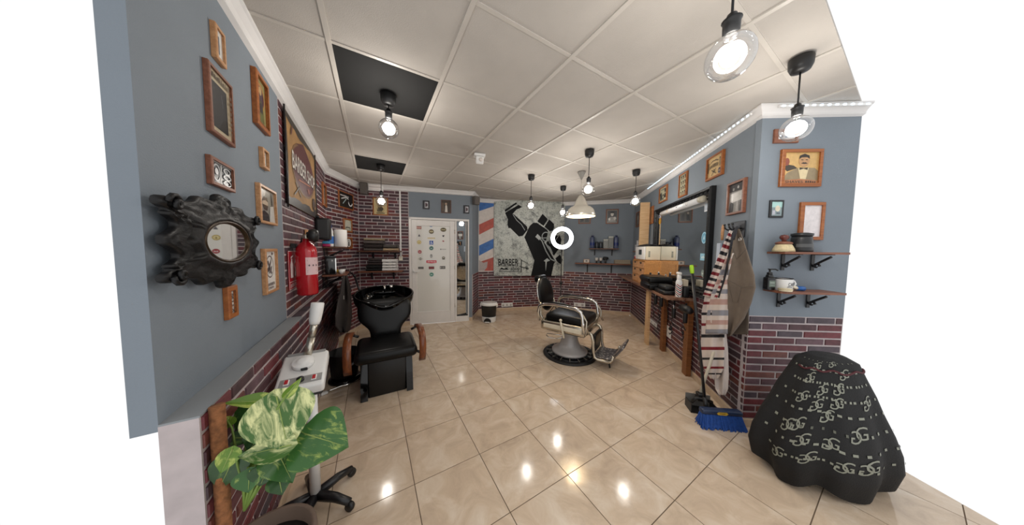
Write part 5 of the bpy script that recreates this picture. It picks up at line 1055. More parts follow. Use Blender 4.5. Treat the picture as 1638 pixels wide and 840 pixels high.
# ------------------------------------------------------------------ backwash unit
def backwash():
    t = thing('backwash_chair', 'black hair washing chair with ceramic basin and wooden arms', 'wash chair', place(-1.215, 2.265, 0, math.radians(-60.6)))
    m = MB(); m.rbox(-.42, -.02, -.17, .17, .0, .36, mat('black_matte_panel', '#080808', .45), .012); m.obj('base_box', t)
    for s in (-1, 1):
        m = MB(); at(m, Tr(0, s * .20, 0) @ Rx(PI / 2)); m.prism([(-.62, 0), (.02, 0), (-.05, .36), (-.40, .36), (-.52, .30)], -.03, .03, GLOSSBLK); m.obj('side_panel', t)
    m = MB(); m.rbox(-.46, .06, -.275, .275, .36, .475, LEATHER, .05, 4); m.obj('seat_cushion', t)
    T = Tr(-.43, 0, .46) @ Ry(-.30)
    def back(i, j):      # a wide-shouldered back pad, narrow at the waist
        z = .42 * j; hw = .15 + .125 * (1 / (1 + math.exp(-(j - .33) * 14))) - .05 * max(0, (j - .78) / .22) ** 2; a = 2 * PI * i; c, s = math.cos(a), math.sin(a)
        return (.05 * math.copysign(abs(c) ** .6, c) * (1 - .5 * abs(2 * j - 1) ** 6), hw * math.copysign(abs(s) ** .7, s), z)
    m = MB(); at(m, T); m.grid(lambda i, j: back(1 - i, j), 32, 16, LEATHER); m.add([back(k / 32, 1) for k in range(32)], [list(range(32))], LEATHER, True); m.obj('backrest', t)
    m = MB(); m.rbox(-.58, -.46, -.12, .12, .0, .62, mat('black_matte_panel', '#080808', .45), .02); m.obj('rear_column', t)
    for s in (-1, 1):
        y = s * .325; m = MB(); pts = [(-.42, .52), (-.36, .56), (-.26, .585), (-.12, .59), (-.02, .565), (.03, .50), (.035, .42), (.01, .33), (-.03, .28)]
        hw = .032
        vs = []; n = len(pts)
        for i, (x, z) in enumerate(pts):
            a = Vector(pts[min(i + 1, n - 1)]) - Vector(pts[max(i - 1, 0)]); a.normalize(); nx, nz = -a.y * .012, a.x * .012
            for dy, q in ((-hw, 1), (hw, 1), (hw, -1), (-hw, -1)): vs.append((x + nx * q, y + dy, z + nz * q))
        fs = [(4 * i + k, 4 * i + (k + 1) % 4, 4 * i + 4 + (k + 1) % 4, 4 * i + 4 + k) for i in range(n - 1) for k in range(4)] + [(3, 2, 1, 0), tuple(4 * (n - 1) + k for k in range(4))]
        m.add(vs, fs, ARMW, True); m.obj('wooden_arm', t)
        m = MB(); m.tube([(-.40, s * .26, .50), (-.40, y, .53)], .014, SATIN, 8); m.obj('arm_bolt', t)
        m = MB(); m.tube([(-.02, s * .25, .40), (.0, y, .36)], .014, SATIN, 8); m.obj('arm_bolt', t)
    B = Tr(-.77, 0, .67) @ Ry(.22)
    def bowl(k, inner):
        R_ = []
        for j in range(13):
            f = j / 12; rr = .33 * (1 - (1 - f) ** 2.2) if not inner else .30 * (1 - (1 - f) ** 2.0); zz = .22 * f ** 1.8 + (0 if not inner else .02)
            R_.append((rr, zz))
        return R_
    m = MB(); at(m, B @ Matrix.Diagonal((.86, 1, 1, 1)))
    def rimz(a): return -.055 * math.exp(-((a) / .45) ** 2)      # neck dip at the front
    def bfn(inner):
        pr = bowl(0, inner)
        def fn(i, j):
            a = (i - .5) * 2 * PI; k = min(int(j * 12), 11); f = j * 12 - k; r = pr[k][0] * (1 - f) + pr[k + 1][0] * f; z = pr[k][1] * (1 - f) + pr[k + 1][1] * f
            return (r * math.cos(a), r * math.sin(a), z + rimz(a) * j ** 3)
        return fn
    m.grid(bfn(False), 40, 12, GLOSSBLK); m.grid(lambda i, j: bfn(True)(1 - i, j), 40, 12, GLOSSBLK)
    m.tube([(.316 * math.cos(a),   .316 * math.sin(a), .226 + rimz(a if a < PI else a - 2 * PI)) for a in [2 * PI * k / 40 for k in range(40)]], .016, GLOSSBLK, 8, True); m.obj('basin', t)
    m = MB(); at(m, B); m.rbox(-.34, -.20, -.13, .13, .12, .175, GLOSSBLK, .02); m.obj('tap_deck', t)
    m = MB(); at(m, B @ Tr(-.2, 0, .17)); m.tube([(0, 0, 0), (0, 0, .07), (.03, 0, .10), (.09, 0, .10), (.11, 0, .08)], .013, CHROME, 10); m.obj('tap', t)
    m = MB(); at(m, B @ Tr(-.21, .09, .17)); m.tube([(0, 0, 0), (.01, 0, .05), (.06, -.02, .09)], [.016, .014, .02], CHROME, 10); m.obj('hand_shower', t)
    m = MB(); at(m, B @ Tr(.02, 0, .028)); m.lathe([(.035, 0), (.03, .004), (0, .004)], CHROME, 16); m.obj('drain', t)
    m = MB(); at(m, B @ Tr(.24, 0, .15)); m.tube([(0, -.11, .03), (.02, -.06, -.005), (.025, 0, -.015), (.02, .06, -.005), (0, .11, .03)], .02, LEATHER, 8); m.obj('neck_rest', t)
    m = MB(); m.lathe([(.12, 0), (.10, .1), (.09, .5), (.12, .60), (0, .61)], GLOSSBLK, 20); m.obj('basin_pillar', t, Tr(-.79, 0, .08))
    m = MB(); m.rbox(-.95, -.58, -.16, .16, 0, .08, GLOSSBLK, .015); m.obj('rear_foot', t)
backwash()
def rack():
    a = at_y(567, 441, 3.32); b = at_y(581, 482, 3.12); t = thing('hose_arm', 'thin black jointed arm on the brick wall behind the wash basin', 'arm', Tr(*a)); d = b - a
    m = MB(); m.tube([(0, 0, 0), d], .014, SATIN, 8); m.obj('upright', t)
    m = MB(); m.ball((0, 0, 0), .022, SATIN, seg=10, rings=8); m.obj('joint', t)
    c = at_y(589, 461, 3.25) - a; e = at_y(563, 473, 3.25) - a; m = MB(); m.tube([e, c], .011, SATIN, 8); m.obj('cross_bar', t)
    f = w_bend.pt(.45, a.z + .03, .01) - a; m = MB(); m.tube([(0, 0, 0), f], .012, SATIN, 8); m.obj('wall_arm', t)
rack()
def black_bin():
    c = at_z(552, 606, 0); t = thing('waste_bin', 'round black waste bin with a chrome foot hoop beside the wash chair', 'bin', place(c.x, c.y, 0))
    m = MB(); m.lathe([(.125, .06), (.14, .30), (.146, .31), (.14, .31), (.12, .07), (0, .07)], mat('black_bin_plastic', '#111112', .45), 28); m.obj('bucket', t)
    m = MB(); m.lathe([(.15, 0), (.155, .012), (.145, .03), (.10, .04), (0, .045)], GLOSSBLK, 32); m.obj('foot_disc', t)
    m = MB(); m.lathe([(.05, .04), (.05, .062), (0, .062)], SATIN, 16); m.obj('neck', t)
    m = MB(); m.tube([(.19 * math.cos(a), .19 * math.sin(a), .02) for a in [.1 - i * .14 for i in range(10)]] + [(.03, -.235, .018), (.0, -.27, .016)], .008, CHROME, 8); m.obj('foot_hoop', t)
    m = MB(); at(m, Tr(-.005, -.285, .014) @ Rz(.9)); m.rbox(-.028, .028, -.018, .018, -.012, .012, WPLAST, .004, 1); m.obj('hoop_tab', t)
    m = MB(); m.tube([(.146 * math.cos(2 * PI * k / 32), .146 * math.sin(2 * PI * k / 32), .312) for k in range(32)], .005, SATIN, 6, True); m.obj('rim', t)
black_bin()
# ------------------------------------------------------------------ facial steamer
def steamer():
    bx, by = -1.085, 1.245; t = thing('facial_steamer', 'white facial steamer with red switches and a chrome arm on a white pole', 'steamer', place(bx, by))
    P1_, P2_, P3_ = at_z(455, 570, .85), at_z(526, 558, .85), at_z(519, 612, .755)
    X = (P2_ - P1_); w = X.length; X.normalize(); Fd = P3_ - P2_; Fd = (Fd - X * Fd.dot(X)); d = Fd.length; Fd.normalize(); N_ = Fd.cross(X).normalized()
    if N_.z < 0: N_ = -N_
    Y_ = N_.cross(X); o = (P1_ + P2_) / 2 + Fd * d / 2 - Vector((bx, by, 0))
    H_ = Matrix(((X.x, Y_.x, N_.x, o.x), (X.y, Y_.y, N_.y, o.y), (X.z, Y_.z, N_.z, o.z), (0, 0, 0, 1)))   # x right, y towards the back, z up out of the lid
    hw, hd = w / 2, d / 2
    m = MB(); at(m, H_); m.rbox(-hw, hw, -hd, hd, -.065, 0, WPLAST, .014, 3); m.obj('housing', t)
    m = MB(); at(m, H_); m.rbox(-hw * .9, hw * .9, -hd * .95, hd * .98, -.085, -.066, BLACK, .008); m.obj('underside_tray', t)
    m = MB(); at(m, H_); m.rbox(-hw * .86, hw * .86, hd - .016, hd + .004, -.02, .005, mat('grey_back_strip', '#8d8c8a', .4), .003, 1); m.obj('back_strip', t)
    m = MB(); at(m, H_); m.box(-hw * .82, hw * .88, -hd * .80, -hd * .42, .0005, .0025, mat('brushed_panel', '#a5a4a3', .35, .4, var=.1, scale=30)); m.obj('control_panel', t)
    for x in (-.55, .55):
        m = MB(); at(m, H_ @ Tr(x * hw, -hd * .61, .002)); m.rbox(-.011, .011, -.017, .017, 0, .005, WPLAST, .002, 1); q = m.obj('switch_bezel', t)
        m = MB(); at(m, H_ @ Tr(x * hw, -hd * .61, .005)); m.rbox(-.007, .007, -.012, .012, 0, .007, mat('red_rocker', '#b01c26', .3), .002, 1); m.obj('rocker', q)
    m = MB(); at(m, H_ @ Tr(0, -hd * .61, .002)); m.lathe([(.016, 0), (.015, .014), (.0, .015)], BLACK, 16); m.obj('timer_knob', t)
    m = MB(); at(m, H_ @ Tr(-.005, hd * .28, 0)); m.lathe([(.048, 0), (.046, .022), (.044, .023), (.030, .024), (.027, .028), (.014, .031), (0, .031)], WPLAST, 28); q = m.obj('filler_cap', t)
    m = MB(); at(m, H_ @ Tr(.006, hd * .28 - .047, .010)); m.rbox(-.014, .014, -.004, .004, -.008, .008, BLACK, .002, 1); m.obj('cap_latch', q)
    a = at_y(492, 570, 1.32) - Vector((bx, by, 0)); b = at_y(503.5, 515, 1.36) - Vector((bx, by, 0)); c = at_y(508.5, 484, 1.38) - Vector((bx, by, 0)); e = b + (b - a).normalized() * .03
    m = MB(); m.tube([a - (b - a) * .12, a * .45 + b * .55], .019, BRUSHED, 16); m.tube([a * .45 + b * .55, b], .018, BRUSHED, 16); m.obj('steam_arm', t)
    m = MB(); m.tube([b - (c - b) * .12, b + (c - b) * .1, b * .5 + c * .5, c - (c - b) * .04, c], [.023, .0285, .031, .032, .027], WPLAST, 20); m.obj('nozzle', t)
    m = MB(); m.tube([(0, 0, .06), (0, 0, .70)], .024, WPLAST, 16); m.obj('pole', t)
    m = MB(); m.tube([(0, 0, .66), o + N_ * -.07], .03, WPLAST, 14); m.obj('pole_collar', t)
    for k in range(5):
        an = math.radians(68 + 72 * k) ; R_ = .20; x, y = R_ * math.cos(an), R_ * math.sin(an)
        m = MB(); m.tube([(0, 0, .075), (x * .6, y * .6, .07), (x, y, .05)], [.026, .022, .018], SATIN, 8); lg = m.obj('base_leg', t)
        m = MB(); at(m, Tr(x, y, .025) @ Rz(an) @ Rx(PI / 2)); m.lathe([(.0, -.012), (.022, -.012), (.025, 0), (.022, .012), (0, .012)], BLACK, 14); m.obj('caster', lg)
steamer()
# ------------------------------------------------------------------ variegated plant
def plant():
    px_, py_ = -.90, .80
    t = thing('potted_plant', 'variegated green and cream trailing plant in front of the facial steamer', 'plant', place(px_, py_))
    O = Vector((px_, py_, 0))
    m = MB(); m.lathe([(.12, 0), (.15, .30), (.16, .31), (.155, .36), (.14, .36), (.135, .30), (0, .30)], mat('terracotta_pot', '#6b5a4e', .7, var=.1), 28); m.obj('pot', t)
    m = MB(); m.lathe([(.137, .305), (.07, .325), (0, .33)], mat('potting_soil', '#2c221b', 1, var=.3, scale=40), 20); m.obj('soil', t)
    mp = at_y(348, 668, .74) - O; m = MB(); m.tube([(mp.x, mp.y, .30), (mp.x, mp.y, mp.z + .04)], .019, mat('coir_fibre', '#8a5a38', 1, var=.35, scale=60, bump=1, bscale=90), 10); m.obj('moss_pole', t)
    LA = leaf_mat('pothos_leaf_bright', '#3d6328', '#d3d59a', .17); LB = leaf_mat('pothos_leaf_green', '#35602b', '#a9b95c', .06); LC = leaf_mat('pothos_leaf_dark', '#27491f', '#5d7f33', .08); LD = leaf_mat('pothos_leaf_lime', '#5d7f26', '#b9c263', .12)
    STEM = mat('green_stem', '#6f8a3c', .5)
    def leaf(base, tip, yb, yt, width, m_, side=0.0, droop=.12, cup=.18, asym=0):
        B = at_y(*base, yb) - O; T_ = at_y(*tip, yt) - O; X = T_ - B; L = X.length; X.normalize()
        view = (Vector((0, 0, CAM_H)) - (B + T_) / 2 - O).normalized(); Z = view - X * view.dot(X); Z.normalize(); Z = (Z * math.cos(side) + X.cross(Z) * math.sin(side)).normalized(); Y = Z.cross(X)
        def fn(i, j):
            f = j; hw = (math.sin(PI * f ** .62) ** .9) * (1 - .25 * f) * .62 if 0 < f < 1 else 0
            x = L * (f - .13 * (1 - f) ** 5 * 0); s = (i - .5) * 2
            back = -.13 * L * abs(s) * (1 - f) ** 6
            y = s * hw * width * (1 + asym * s)
            z = -droop * L * f * f + cup * abs(s) ** 1.5 * hw * width + .01 * width * math.sin(18 * f + 3 * s)
            return Vector((x + back, y, z))
        m = MB(); m.grid(fn, 10, 16, m_); o = m.obj('leaf', t); o.matrix_local = Matrix(((X.x, Y.x, Z.x, B.x), (X.y, Y.y, Z.y, B.y), (X.z, Y.z, Z.z, B.z), (0, 0, 0, 1)))
        rib = MB(); rib.tube([fn(.5, k / 8) + Vector((0, 0, .0006)) for k in range(8)], [.0022 * (1 - k / 9) for k in range(8)], mat('leaf_midrib', '#8da055', .5), 5); rib.obj('midrib', o)
        st = MB(); e = Vector((mp.x * .6 + .02, mp.y * .6, min(.55, B.z - .03))); mid = (B + e) / 2 + Vector((0, 0, .05)); st.tube([e, (e + mid) / 2 + Vector((.01, 0, .01)), mid, (mid + B) / 2 + Vector((0, 0, .02)), B + X * .01], [.004, .004, .0035, .003, .003], STEM, 6); st.obj('stem', t)
    leaf((442, 634), (462, 723), .76, .74, .158, LA, .0, .04)
    leaf((487, 694), (557, 715), .80, .80, .17, LB, -.1, .05, .12)
    leaf((433, 641), (356, 644), .86, .80, .05, LD, .5, .05, .3)
    leaf((430, 646), (357, 711), .90, .86, .12, LC, .2, .1)
    leaf((466, 712), (379, 731), .74, .70, .075, LA, .3, .02, .25)
    leaf((440, 716), (470, 772), .76, .74, .10, LB, -.2, .1)
    leaf((372, 718), (352, 760), .72, .70, .05, LD, .0, .1); leaf((378, 725), (346, 790), .74, .72, .085, LC, .1, .1)
    leaf((457, 634), (483, 602), .75, .75, .026, LD, .2, -.05, .5)
    leaf((462, 640), (428, 640), .80, .78, .05, LB, .5, .1); leaf((400, 655), (372, 690), .84, .82, .06, LB, .4, .1)
    leaf((420, 690), (396, 724), .82, .78, .08, LC, .2, .1); leaf((452, 690), (430, 716), .80, .76, .07, LB, .1, .1)
    leaf((405, 735), (372, 752), .78, .75, .06, LD, .3, .1); leaf((430, 745), (415, 780), .76, .74, .08, LC, 0, .1)
    leaf((478, 722), (492, 752), .78, .77, .035, LB, -.6, .1); leaf((395, 700), (352, 702), .86, .82, .05, LC, .4, .1); leaf((366, 668), (356, 690), .80, .78, .045, LD, .3, .1)
    leaf((400, 752), (396, 790), .74, .72, .07, LB, .2, .1); leaf((445, 760), (452, 792), .75, .73, .06, LC, -.1, .1)
plant()
#@@PART5
# ------------------------------------------------------------------ worktop along the right wall
WK0, WK1, WKD = .10, 2.66, .30
def RS(u, off, z, turn=0): return w_right.stand(u, z, off, turn)
def worktop():
    t = thing('worktop', 'long worn wooden worktop on mixed timber legs along the right wall', 'worktop', w_right.mat(0, 0, .009)); n = 3
    for k in range(n):
        m = MB(); m.rbox(WK0, WK1 - .012 * (k == 1), TOPZ - .032, TOPZ, WKD * k / n + .001, WKD * (k + 1) / n - .001, TOPW, .003, 1); m.obj('plank', t)
    u = w_right.uv(1033, 552, .20)[0]; m = MB(); m.box(u - .06, u + .06, 0, TOPZ - .033, .165, .20, PINE); m.obj('leg', t)['label'] = 'pale bare pine leg'
    a = w_right.uv(1058, 558, .06)[0]; m = MB(); m.box(a - .045, a + .045, 0, TOPZ - .033, .012, .06, BEAMW); m.obj('leg', t)
    a = w_right.uv(1095, 596, .06)[0]; m = MB(); m.box(a - .05, a + .05, 0, TOPZ - .033, .012, .06, BEAMW); m.obj('leg', t)
worktop()
def big_mirror():
    u0, u1, z0, z1 = 1.36, 2.90, .96, 2.125; w, h = u1 - u0, z1 - z0; fw = .085
    t = thing('wall_mirror', 'large mirror in a wide black carved frame on the blue right wall', 'mirror', w_right.mat(u0, z0, .003))
    CB = MATS['carved_black_lacquer']
    for nm, pts in (('bottom', ((0, 0), (w, 0))), ('right', ((w, 0), (w, h))), ('top', ((w, h), (0, h))), ('left', ((0, h), (0, 0)))):
        (ax, ay), (bx, by) = pts; m = MB(); cx, cy = w / 2, h / 2; prof = [(0, 0), (0, .04), (.12, .055), (.3, .05), (.42, .03), (.6, .036), (.8, .024), (.92, .03), (1, .014)]
        vs = []
        for (x, y) in ((ax, ay), (bx, by)):
            for f, z in prof: vs.append((x + math.copysign(fw * f, cx - x), y + math.copysign(fw * f, cy - y), z))
        k = len(prof); m.add(vs, [(i, i + 1, k + i + 1, k + i) for i in range(k - 1)], CB); m.obj('frame_rail', t)
    beads = MB(); n = 64
    for k in range(n):
        s = (k + .5) / n * 2 * (w + h - 2 * fw); ww, hh = w - fw, h - fw; o = fw * .52
        x, y = (o + s, o) if s < ww else (w - o, o + s - ww) if s < ww + hh else (w - o - (s - ww - hh), h - o) if s < 2 * ww + hh else (o, h - o - (s - 2 * ww - hh))
        x = min(max(x, o), w - o); y = min(max(y, o), h - o); beads.ball((x, y, .036), .011, CB, seg=6, rings=4)
    bo = beads.obj('bead_carving', t); bo['kind'] = 'stuff'
    m = MB(); m.box(fw * .9, w - fw * .9, fw * .9, h - fw * .9, .004, .010, MIRROR); g = m.obj('mirror_glass', t)
    for x, y, ww, hh, sh, lab in ((w - fw - .085, h - fw - .155, .075, .14, [('r', 0, 0, 1, 1, 'c6c9cc'), ('r', .1, .1, .8, .5, '9aa6b4'), ('e', .5, .75, .3, .15, 'e2e4e6')], 'tall pale sticker'), (w - fw - .11, .58, .10, .13, [('e', .5, .5, .5, .5, '5fa3c4'), ('o', .5, .5, .46, .46, .12, 'bfe0ee'), ('p', [(.3, .3), (.5, .75), (.7, .3), (.5, .4)], 'c9e6f2')], 'round light blue sticker'), (w - fw - .115, .40, .11, .075, [('r', 0, 0, 1, 1, '8fc4dc'), *marks(.5, .5, .6, .4, 4, 'e6f4fa')], 'pale blue rectangular sticker'), (w - fw - .08, .22, .06, .08, [('e', .5, .5, .5, .5, '8a9a96'), *marks(.5, .5, .5, .3, 3, 'd9e2de')], 'small grey green round sticker'), (.10, h - fw - .16, .09, .10, [('e', .5, .5, .5, .5, 'd9a02a'), ('o', .5, .5, .3, .3, .3, '8a5a1a')], 'yellow round sticker'), (.09, h - fw - .06, .09, .05, [('r', 0, 0, 1, 1, 'c9c6d2'), ('r', .1, .2, .4, .6, '2b2a3c')], 'small white sticker'), (.09, .30, .07, .08, [('e', .5, .5, .5, .5, 'a33a4a'), ('o', .5, .5, .46, .46, .2, 'd6c9c9')], 'small red round sticker'), (.09, .40, .08, .14, [('p', [(.2, 0), (.8, 0), (.8, .7), (.5, 1), (.2, .7)], '9aa39c'), ('r', .3, .2, .4, .3, '4a5a4c')], 'bottle shaped sticker')):
        m = MB(); art(m, sh, ww, hh, .0104, x0=x, y0=y); m.obj('sticker', t)['label'] = lab
big_mirror()
def tube_lamp():
    a = w_right.uv(1060, 342, .07); b = w_right.uv(1126, 318, .07); L = b[0] - a[0]
    t = thing('tube_lamp', 'white tube lamp with round stickers fixed across the top of the large mirror', 'lamp', w_right.mat(a[0], (a[1] + b[1]) / 2, .075)); R_ = .034
    m = MB(); at(m, Ry(PI / 2)); m.lathe([(R_, .0), (R_, L - .06)], mat('opal_white_tube', '#e3e4e6', .25, coat=.3), 20); m.obj('tube', t)
    m = MB(); at(m, Ry(PI / 2)); m.lathe([(R_ * 1.02, L - .058), (R_ * 1.02, L), (0, L)], mat('beige_end_cap', '#b9b3a2', .4), 20); m.obj('end_cap', t)
    m = MB(); at(m, Ry(PI / 2)); m.lathe([(0, -.02), (R_ * .8, -.02), (R_ * .8, -.001)], BLACK, 20); m.obj('end_cap', t)
    for u in (.08, L - .03): m = MB(); m.box(u - .012, u + .012, -.01, .01, -.062, -R_ + .002, SATIN); m.obj('mount', t)
    for u, cols in ((L * .24, ('c9a24a', '8a6a2a')), (L * .50, ('d6d6d6', '3a3a3c')), (L * .74, ('6b4a3a', 'd9d2c6'))):
        m = MB()
        art(m, [('e', .5, .5, .5, .5, cols[0]), ('r', .2, .4, .6, .2, cols[1])], .055, .05, 0, x0=u - .0275, y0=-.025)
        m.v = [(p[0], R_ * 1.008 * math.sin(p[1] / R_ + .15), (R_ * 1.008 + p[2]) * math.cos(p[1] / R_ + .15)) for p in m.v]; m.obj('sticker', t)
tube_lamp()
m = MB(); m.box(-.014, .014, -.5, .5, .0, .15, PINE)
tag(m.obj('pine_plank', None, w_right.mat(1.06, TOPZ + .39 + .5, .03)), 'upright bare pine plank standing on the drawer cabinet against the right wall', 'plank')
def cabinet():
    u0, u1, d, h = 1.0, 1.64, .235, .385; t = thing('drawer_cabinet', 'honey coloured wooden drawer cabinet on the far end of the worktop', 'cabinet', RS(u0, .245, TOPZ + .001)); w = u1 - u0
    m = MB(); m.box(0, w, .0, d, 0, .012, MAPLE); m.box(0, w, 0, d, h - .016, h, MAPLE); m.box(0, .016, 0, d, .012, h - .016, MAPLE); m.box(0, w, d - .01, d, .012, h - .016, MAPLE)
    m.box(w * .5 - .008, w * .5 + .008, 0, d - .01, .012, h - .016, MAPLE); m.obj('carcass', t)
    sp = MB(); sp.box(w - .016, w, 0, d, .012, h - .016, MAPLE); sp.obj('side_panel', t)
    fr = MB()
    for y0, y1, z0, z1 in ((0, .03, .012, h - .016), (d - .03, d, .012, h - .016), (.03, d - .03, .012, .05), (.03, d - .03, h - .06, h - .016)): fr.box(w, w + .006, y0, y1, z0, z1, MAPLE)
    fr.obj('side_frame', t)
    for i in range(2):
        for k in range(3):
            x0 = .018 + i * (w * .5 - .004); z0 = .016 + k * .117; m = MB(); m.rbox(x0, x0 + w * .5 - .03, -.012, .004, z0, z0 + .108, LIGHTW, .004, 1); q = m.obj('drawer', t)
            m = MB(); m.prism([(x0 + w * .25 - .015 + .05 * math.cos(PI + PI * j / 10), .03 * math.sin(PI + PI * j / 10)) for j in range(11)], 0, .002, BLACK); o = m.obj('finger_slot', q); o.matrix_local = Tr(0, -.0122, z0 + .1) @ Rx(PI / 2)
cabinet()
def steriliser():
    u0, u1, d, h = 1.13, 1.60, .225, .215; t = thing('towel_warmer', 'white and cream towel warmer box standing on the drawer cabinet', 'towel warmer', RS(u0, .238, TOPZ + .3905)); w = u1 - u0
    m = MB(); m.rbox(0, w, .012, d, 0, h, CREAM, .010); m.obj('housing', t)
    m = MB(); m.rbox(.0, w, -.012, .011, .003, h - .003, WPLAST, .008); m.obj('front_door', t)
    m = MB(); m.rbox(w * .42, w * .74, -.015, -.011, .08, h - .05, mat('dark_window', '#3d444a', .15), .002, 1); m.obj('window', t)
    for k in range(4): m = MB(); m.box(w - .001, w + .0012, .05, .075, .05 + k * .024, .05 + k * .024 + .014, mat('vent_green_grey', '#4c5650', .5)); m.obj('vent_slot', t)
    for x in (.04, w - .04):
        for y in (.03, d - .03): m = MB(); m.box(x - .012, x + .012, y - .012, y + .012, -.004, .0005, BLACK); m.obj('foot', t)
steriliser()
m = MB()
rnd = random.Random(4)
m.rbox(-.22, .20, -.10, .09, 0, .016, BLACK, .006)
for k in range(14): x = -.2 + k * .028; m.tube([(x, -.08, .017), (x + .02, -.02, .028 + rnd.uniform(0, .01)), (x + .01, .06, .02)], .008, BLACK, 6)
tag(m.obj('black_comb_tray', None, RS(1.36, .125, TOPZ + .607)), 'low black tray of combs on top of the towel warmer', 'tray')
lathe_thing('red_tin', 'small red tin on the far end of the drawer cabinet', 'tin', RS(1.045, .21, TOPZ + .387), [('body', [(.03, 0), (.032, .05), (0, .05)], mat('red_tin_paint', '#a3202c', .35), 16), ('lid', [(.033, .0505), (.033, .062), (0, .062)], WPLAST, 16)])
def case():
    t = thing('booster_cushion', 'black leatherette booster cushion lying on the worktop', 'cushion', RS(2.00, .21, TOPZ + .001))
    m = MB(); m.rbox(-.195, .195, -.145, .145, 0, .09, LEATHER, .03, 4); m.obj('lower_pad', t)
    m = MB(); m.rbox(-.20, .20, -.15, .15, .0905, .185, LEATHER, .032, 4); m.obj('upper_pad', t)
    m = MB(); m.tube([(x, y, .0903) for x, y in ((-.18, -.12), (-.165, -.137), (.165, -.137), (.18, -.12), (.18, .12), (.165, .137), (-.165, .137), (-.18, .12))], .006, BLACK, 6, True); m.obj('piping', t)
case()
def jar(u, lab):
    t = thing('glass_jar', lab, 'jar', RS(u, .06, TOPZ + .001), 'glass jars by the cabinet')
    m = MB(); m.lathe([(.035, 0), (.038, .01), (.038, .13), (.03, .14)], mat('amber_jar_glass', '#b08a5a', .08, spec=.6), 18, caps=False); m.obj('glass', t)
    m = MB(); m.lathe([(.042, .14), (.042, .147), (.012, .152), (.012, .17), (.016, .178), (0, .184)], CHROME, 18); m.obj('lid', t)
jar(1.697, 'amber glass jar with a flat chrome lid at the side of the drawer cabinet')
lathe_thing('white_bottle', 'squat white bottle between the drawer cabinet and the booster cushion', 'bottle', RS(1.70, .165, TOPZ + .001), [('body', [(.04, 0), (.043, .01), (.043, .12), (.03, .15), (.02, .155)], mat('milky_plastic', '#cfc8bc', .35), 18), ('cap', [(.024, .155), (.024, .175), (0, .178)], WPLAST, 14)])
lathe_thing('tonic_bottle', 'slim dark blue tonic bottle behind the black booster cushion', 'bottle', RS(1.768, .09, TOPZ + .001), [('body', [(.028, 0), (.03, .01), (.03, .13), (.012, .16), (.012, .19)], mat('dark_blue_glass', '#27314e', .12), 16), ('cap', [(.015, .19), (.015, .22), (0, .222)], CHROME, 12)])
lathe_thing('oil_bottle', 'slim brown oil bottle beside the dark blue tonic bottle', 'bottle', RS(1.766, .20, TOPZ + .001), [('body', [(.026, 0), (.028, .01), (.028, .12), (.011, .15), (.011, .18)], mat('brown_glass', '#5a3a2e', .15), 16), ('cap', [(.014, .18), (.014, .205), (0, .207)], BLACK, 12)])
m = MB(); m.rbox(-.03, .03, -.02, .02, 0, .035, mat('pink_plastic', '#c77a86', .45), .008); tag(m.obj('pink_sponge', None, RS(2.245, .10, TOPZ + .001)), 'small pink block on the worktop beside the booster cushion', 'sponge')
def spray():
    t = thing('spray_bottle', 'white spray bottle with red and black diagonal stripes on the worktop edge', 'spray bottle', RS(2.60, .165, TOPZ + .001)); r = .034
    m = MB(); m.lathe([(r * .93, 0), (r, .008), (r, .165), (r * .92, .185), (r * .7, .20), (r * .62, .21)], WPLAST, 24); m.obj('body', t)
    m = MB()
    for k in range(-4, 10):
        c = '8f1f2c' if k % 2 else '26222a'
        for s in range(24):
            a0, a1 = 2 * PI * s / 24, 2 * PI * (s + 1) / 24; q = lambda a: k * .024 + .075 * ((a / PI) if a <= PI else (2 - a / PI))
            lo0, lo1 = q(a0), q(a1)
            if min(lo0, lo1) < .004 or max(lo0, lo1) > .15: continue
            m.add([(r * 1.008 * math.cos(a), r * 1.008 * math.sin(a), z) for a, z in ((a0, lo0), (a1, lo1), (a1, lo1 + .012), (a0, lo0 + .012))], [(0, 1, 2, 3)], ink(c))
    m.obj('stripe_print', t)
    m = MB(); m.lathe([(r * .66, .205), (r * .68, .215), (r * .62, .245), (r * .5, .26), (0, .262)], WPLAST, 20); m.obj('collar', t)
    m = MB(); m.rbox(-.055, .03, -.015, .015, .262, .292, WPLAST, .008); m.tube([(-.04, 0, .262), (-.05, 0, .235), (-.045, 0, .21)], .007, WPLAST, 8); m.obj('trigger_head', t)
spray()
m = MB(); m.rbox(-.17, .15, -.08, .08, 0, .05, mat('black_tool_tray', '#151516', .4), .015); m.rbox(-.12, .12, -.06, .06, .05, .11, BLACK, .02); tag(m.obj('tool_tray', None, RS(2.37, .21, TOPZ + .001)), 'flat black tool tray at the near end of the worktop', 'tray')
m = MB(); m.rbox(-.05, .05, -.025, .025, 0, .075, mat('pale_carton', '#b9ad98', .6), .003, 1); tag(m.obj('small_carton', None, RS(2.56, .098, TOPZ + .13)), 'small pale carton on black boxes below the mirror', 'carton')
m = MB(); m.rbox(-.08, .08, -.03, .03, 0, .128, BLACK, .012); tag(m.obj('black_box', None, RS(2.56, .098, TOPZ + .001)), 'black box under the small pale carton by the mirror', 'box')
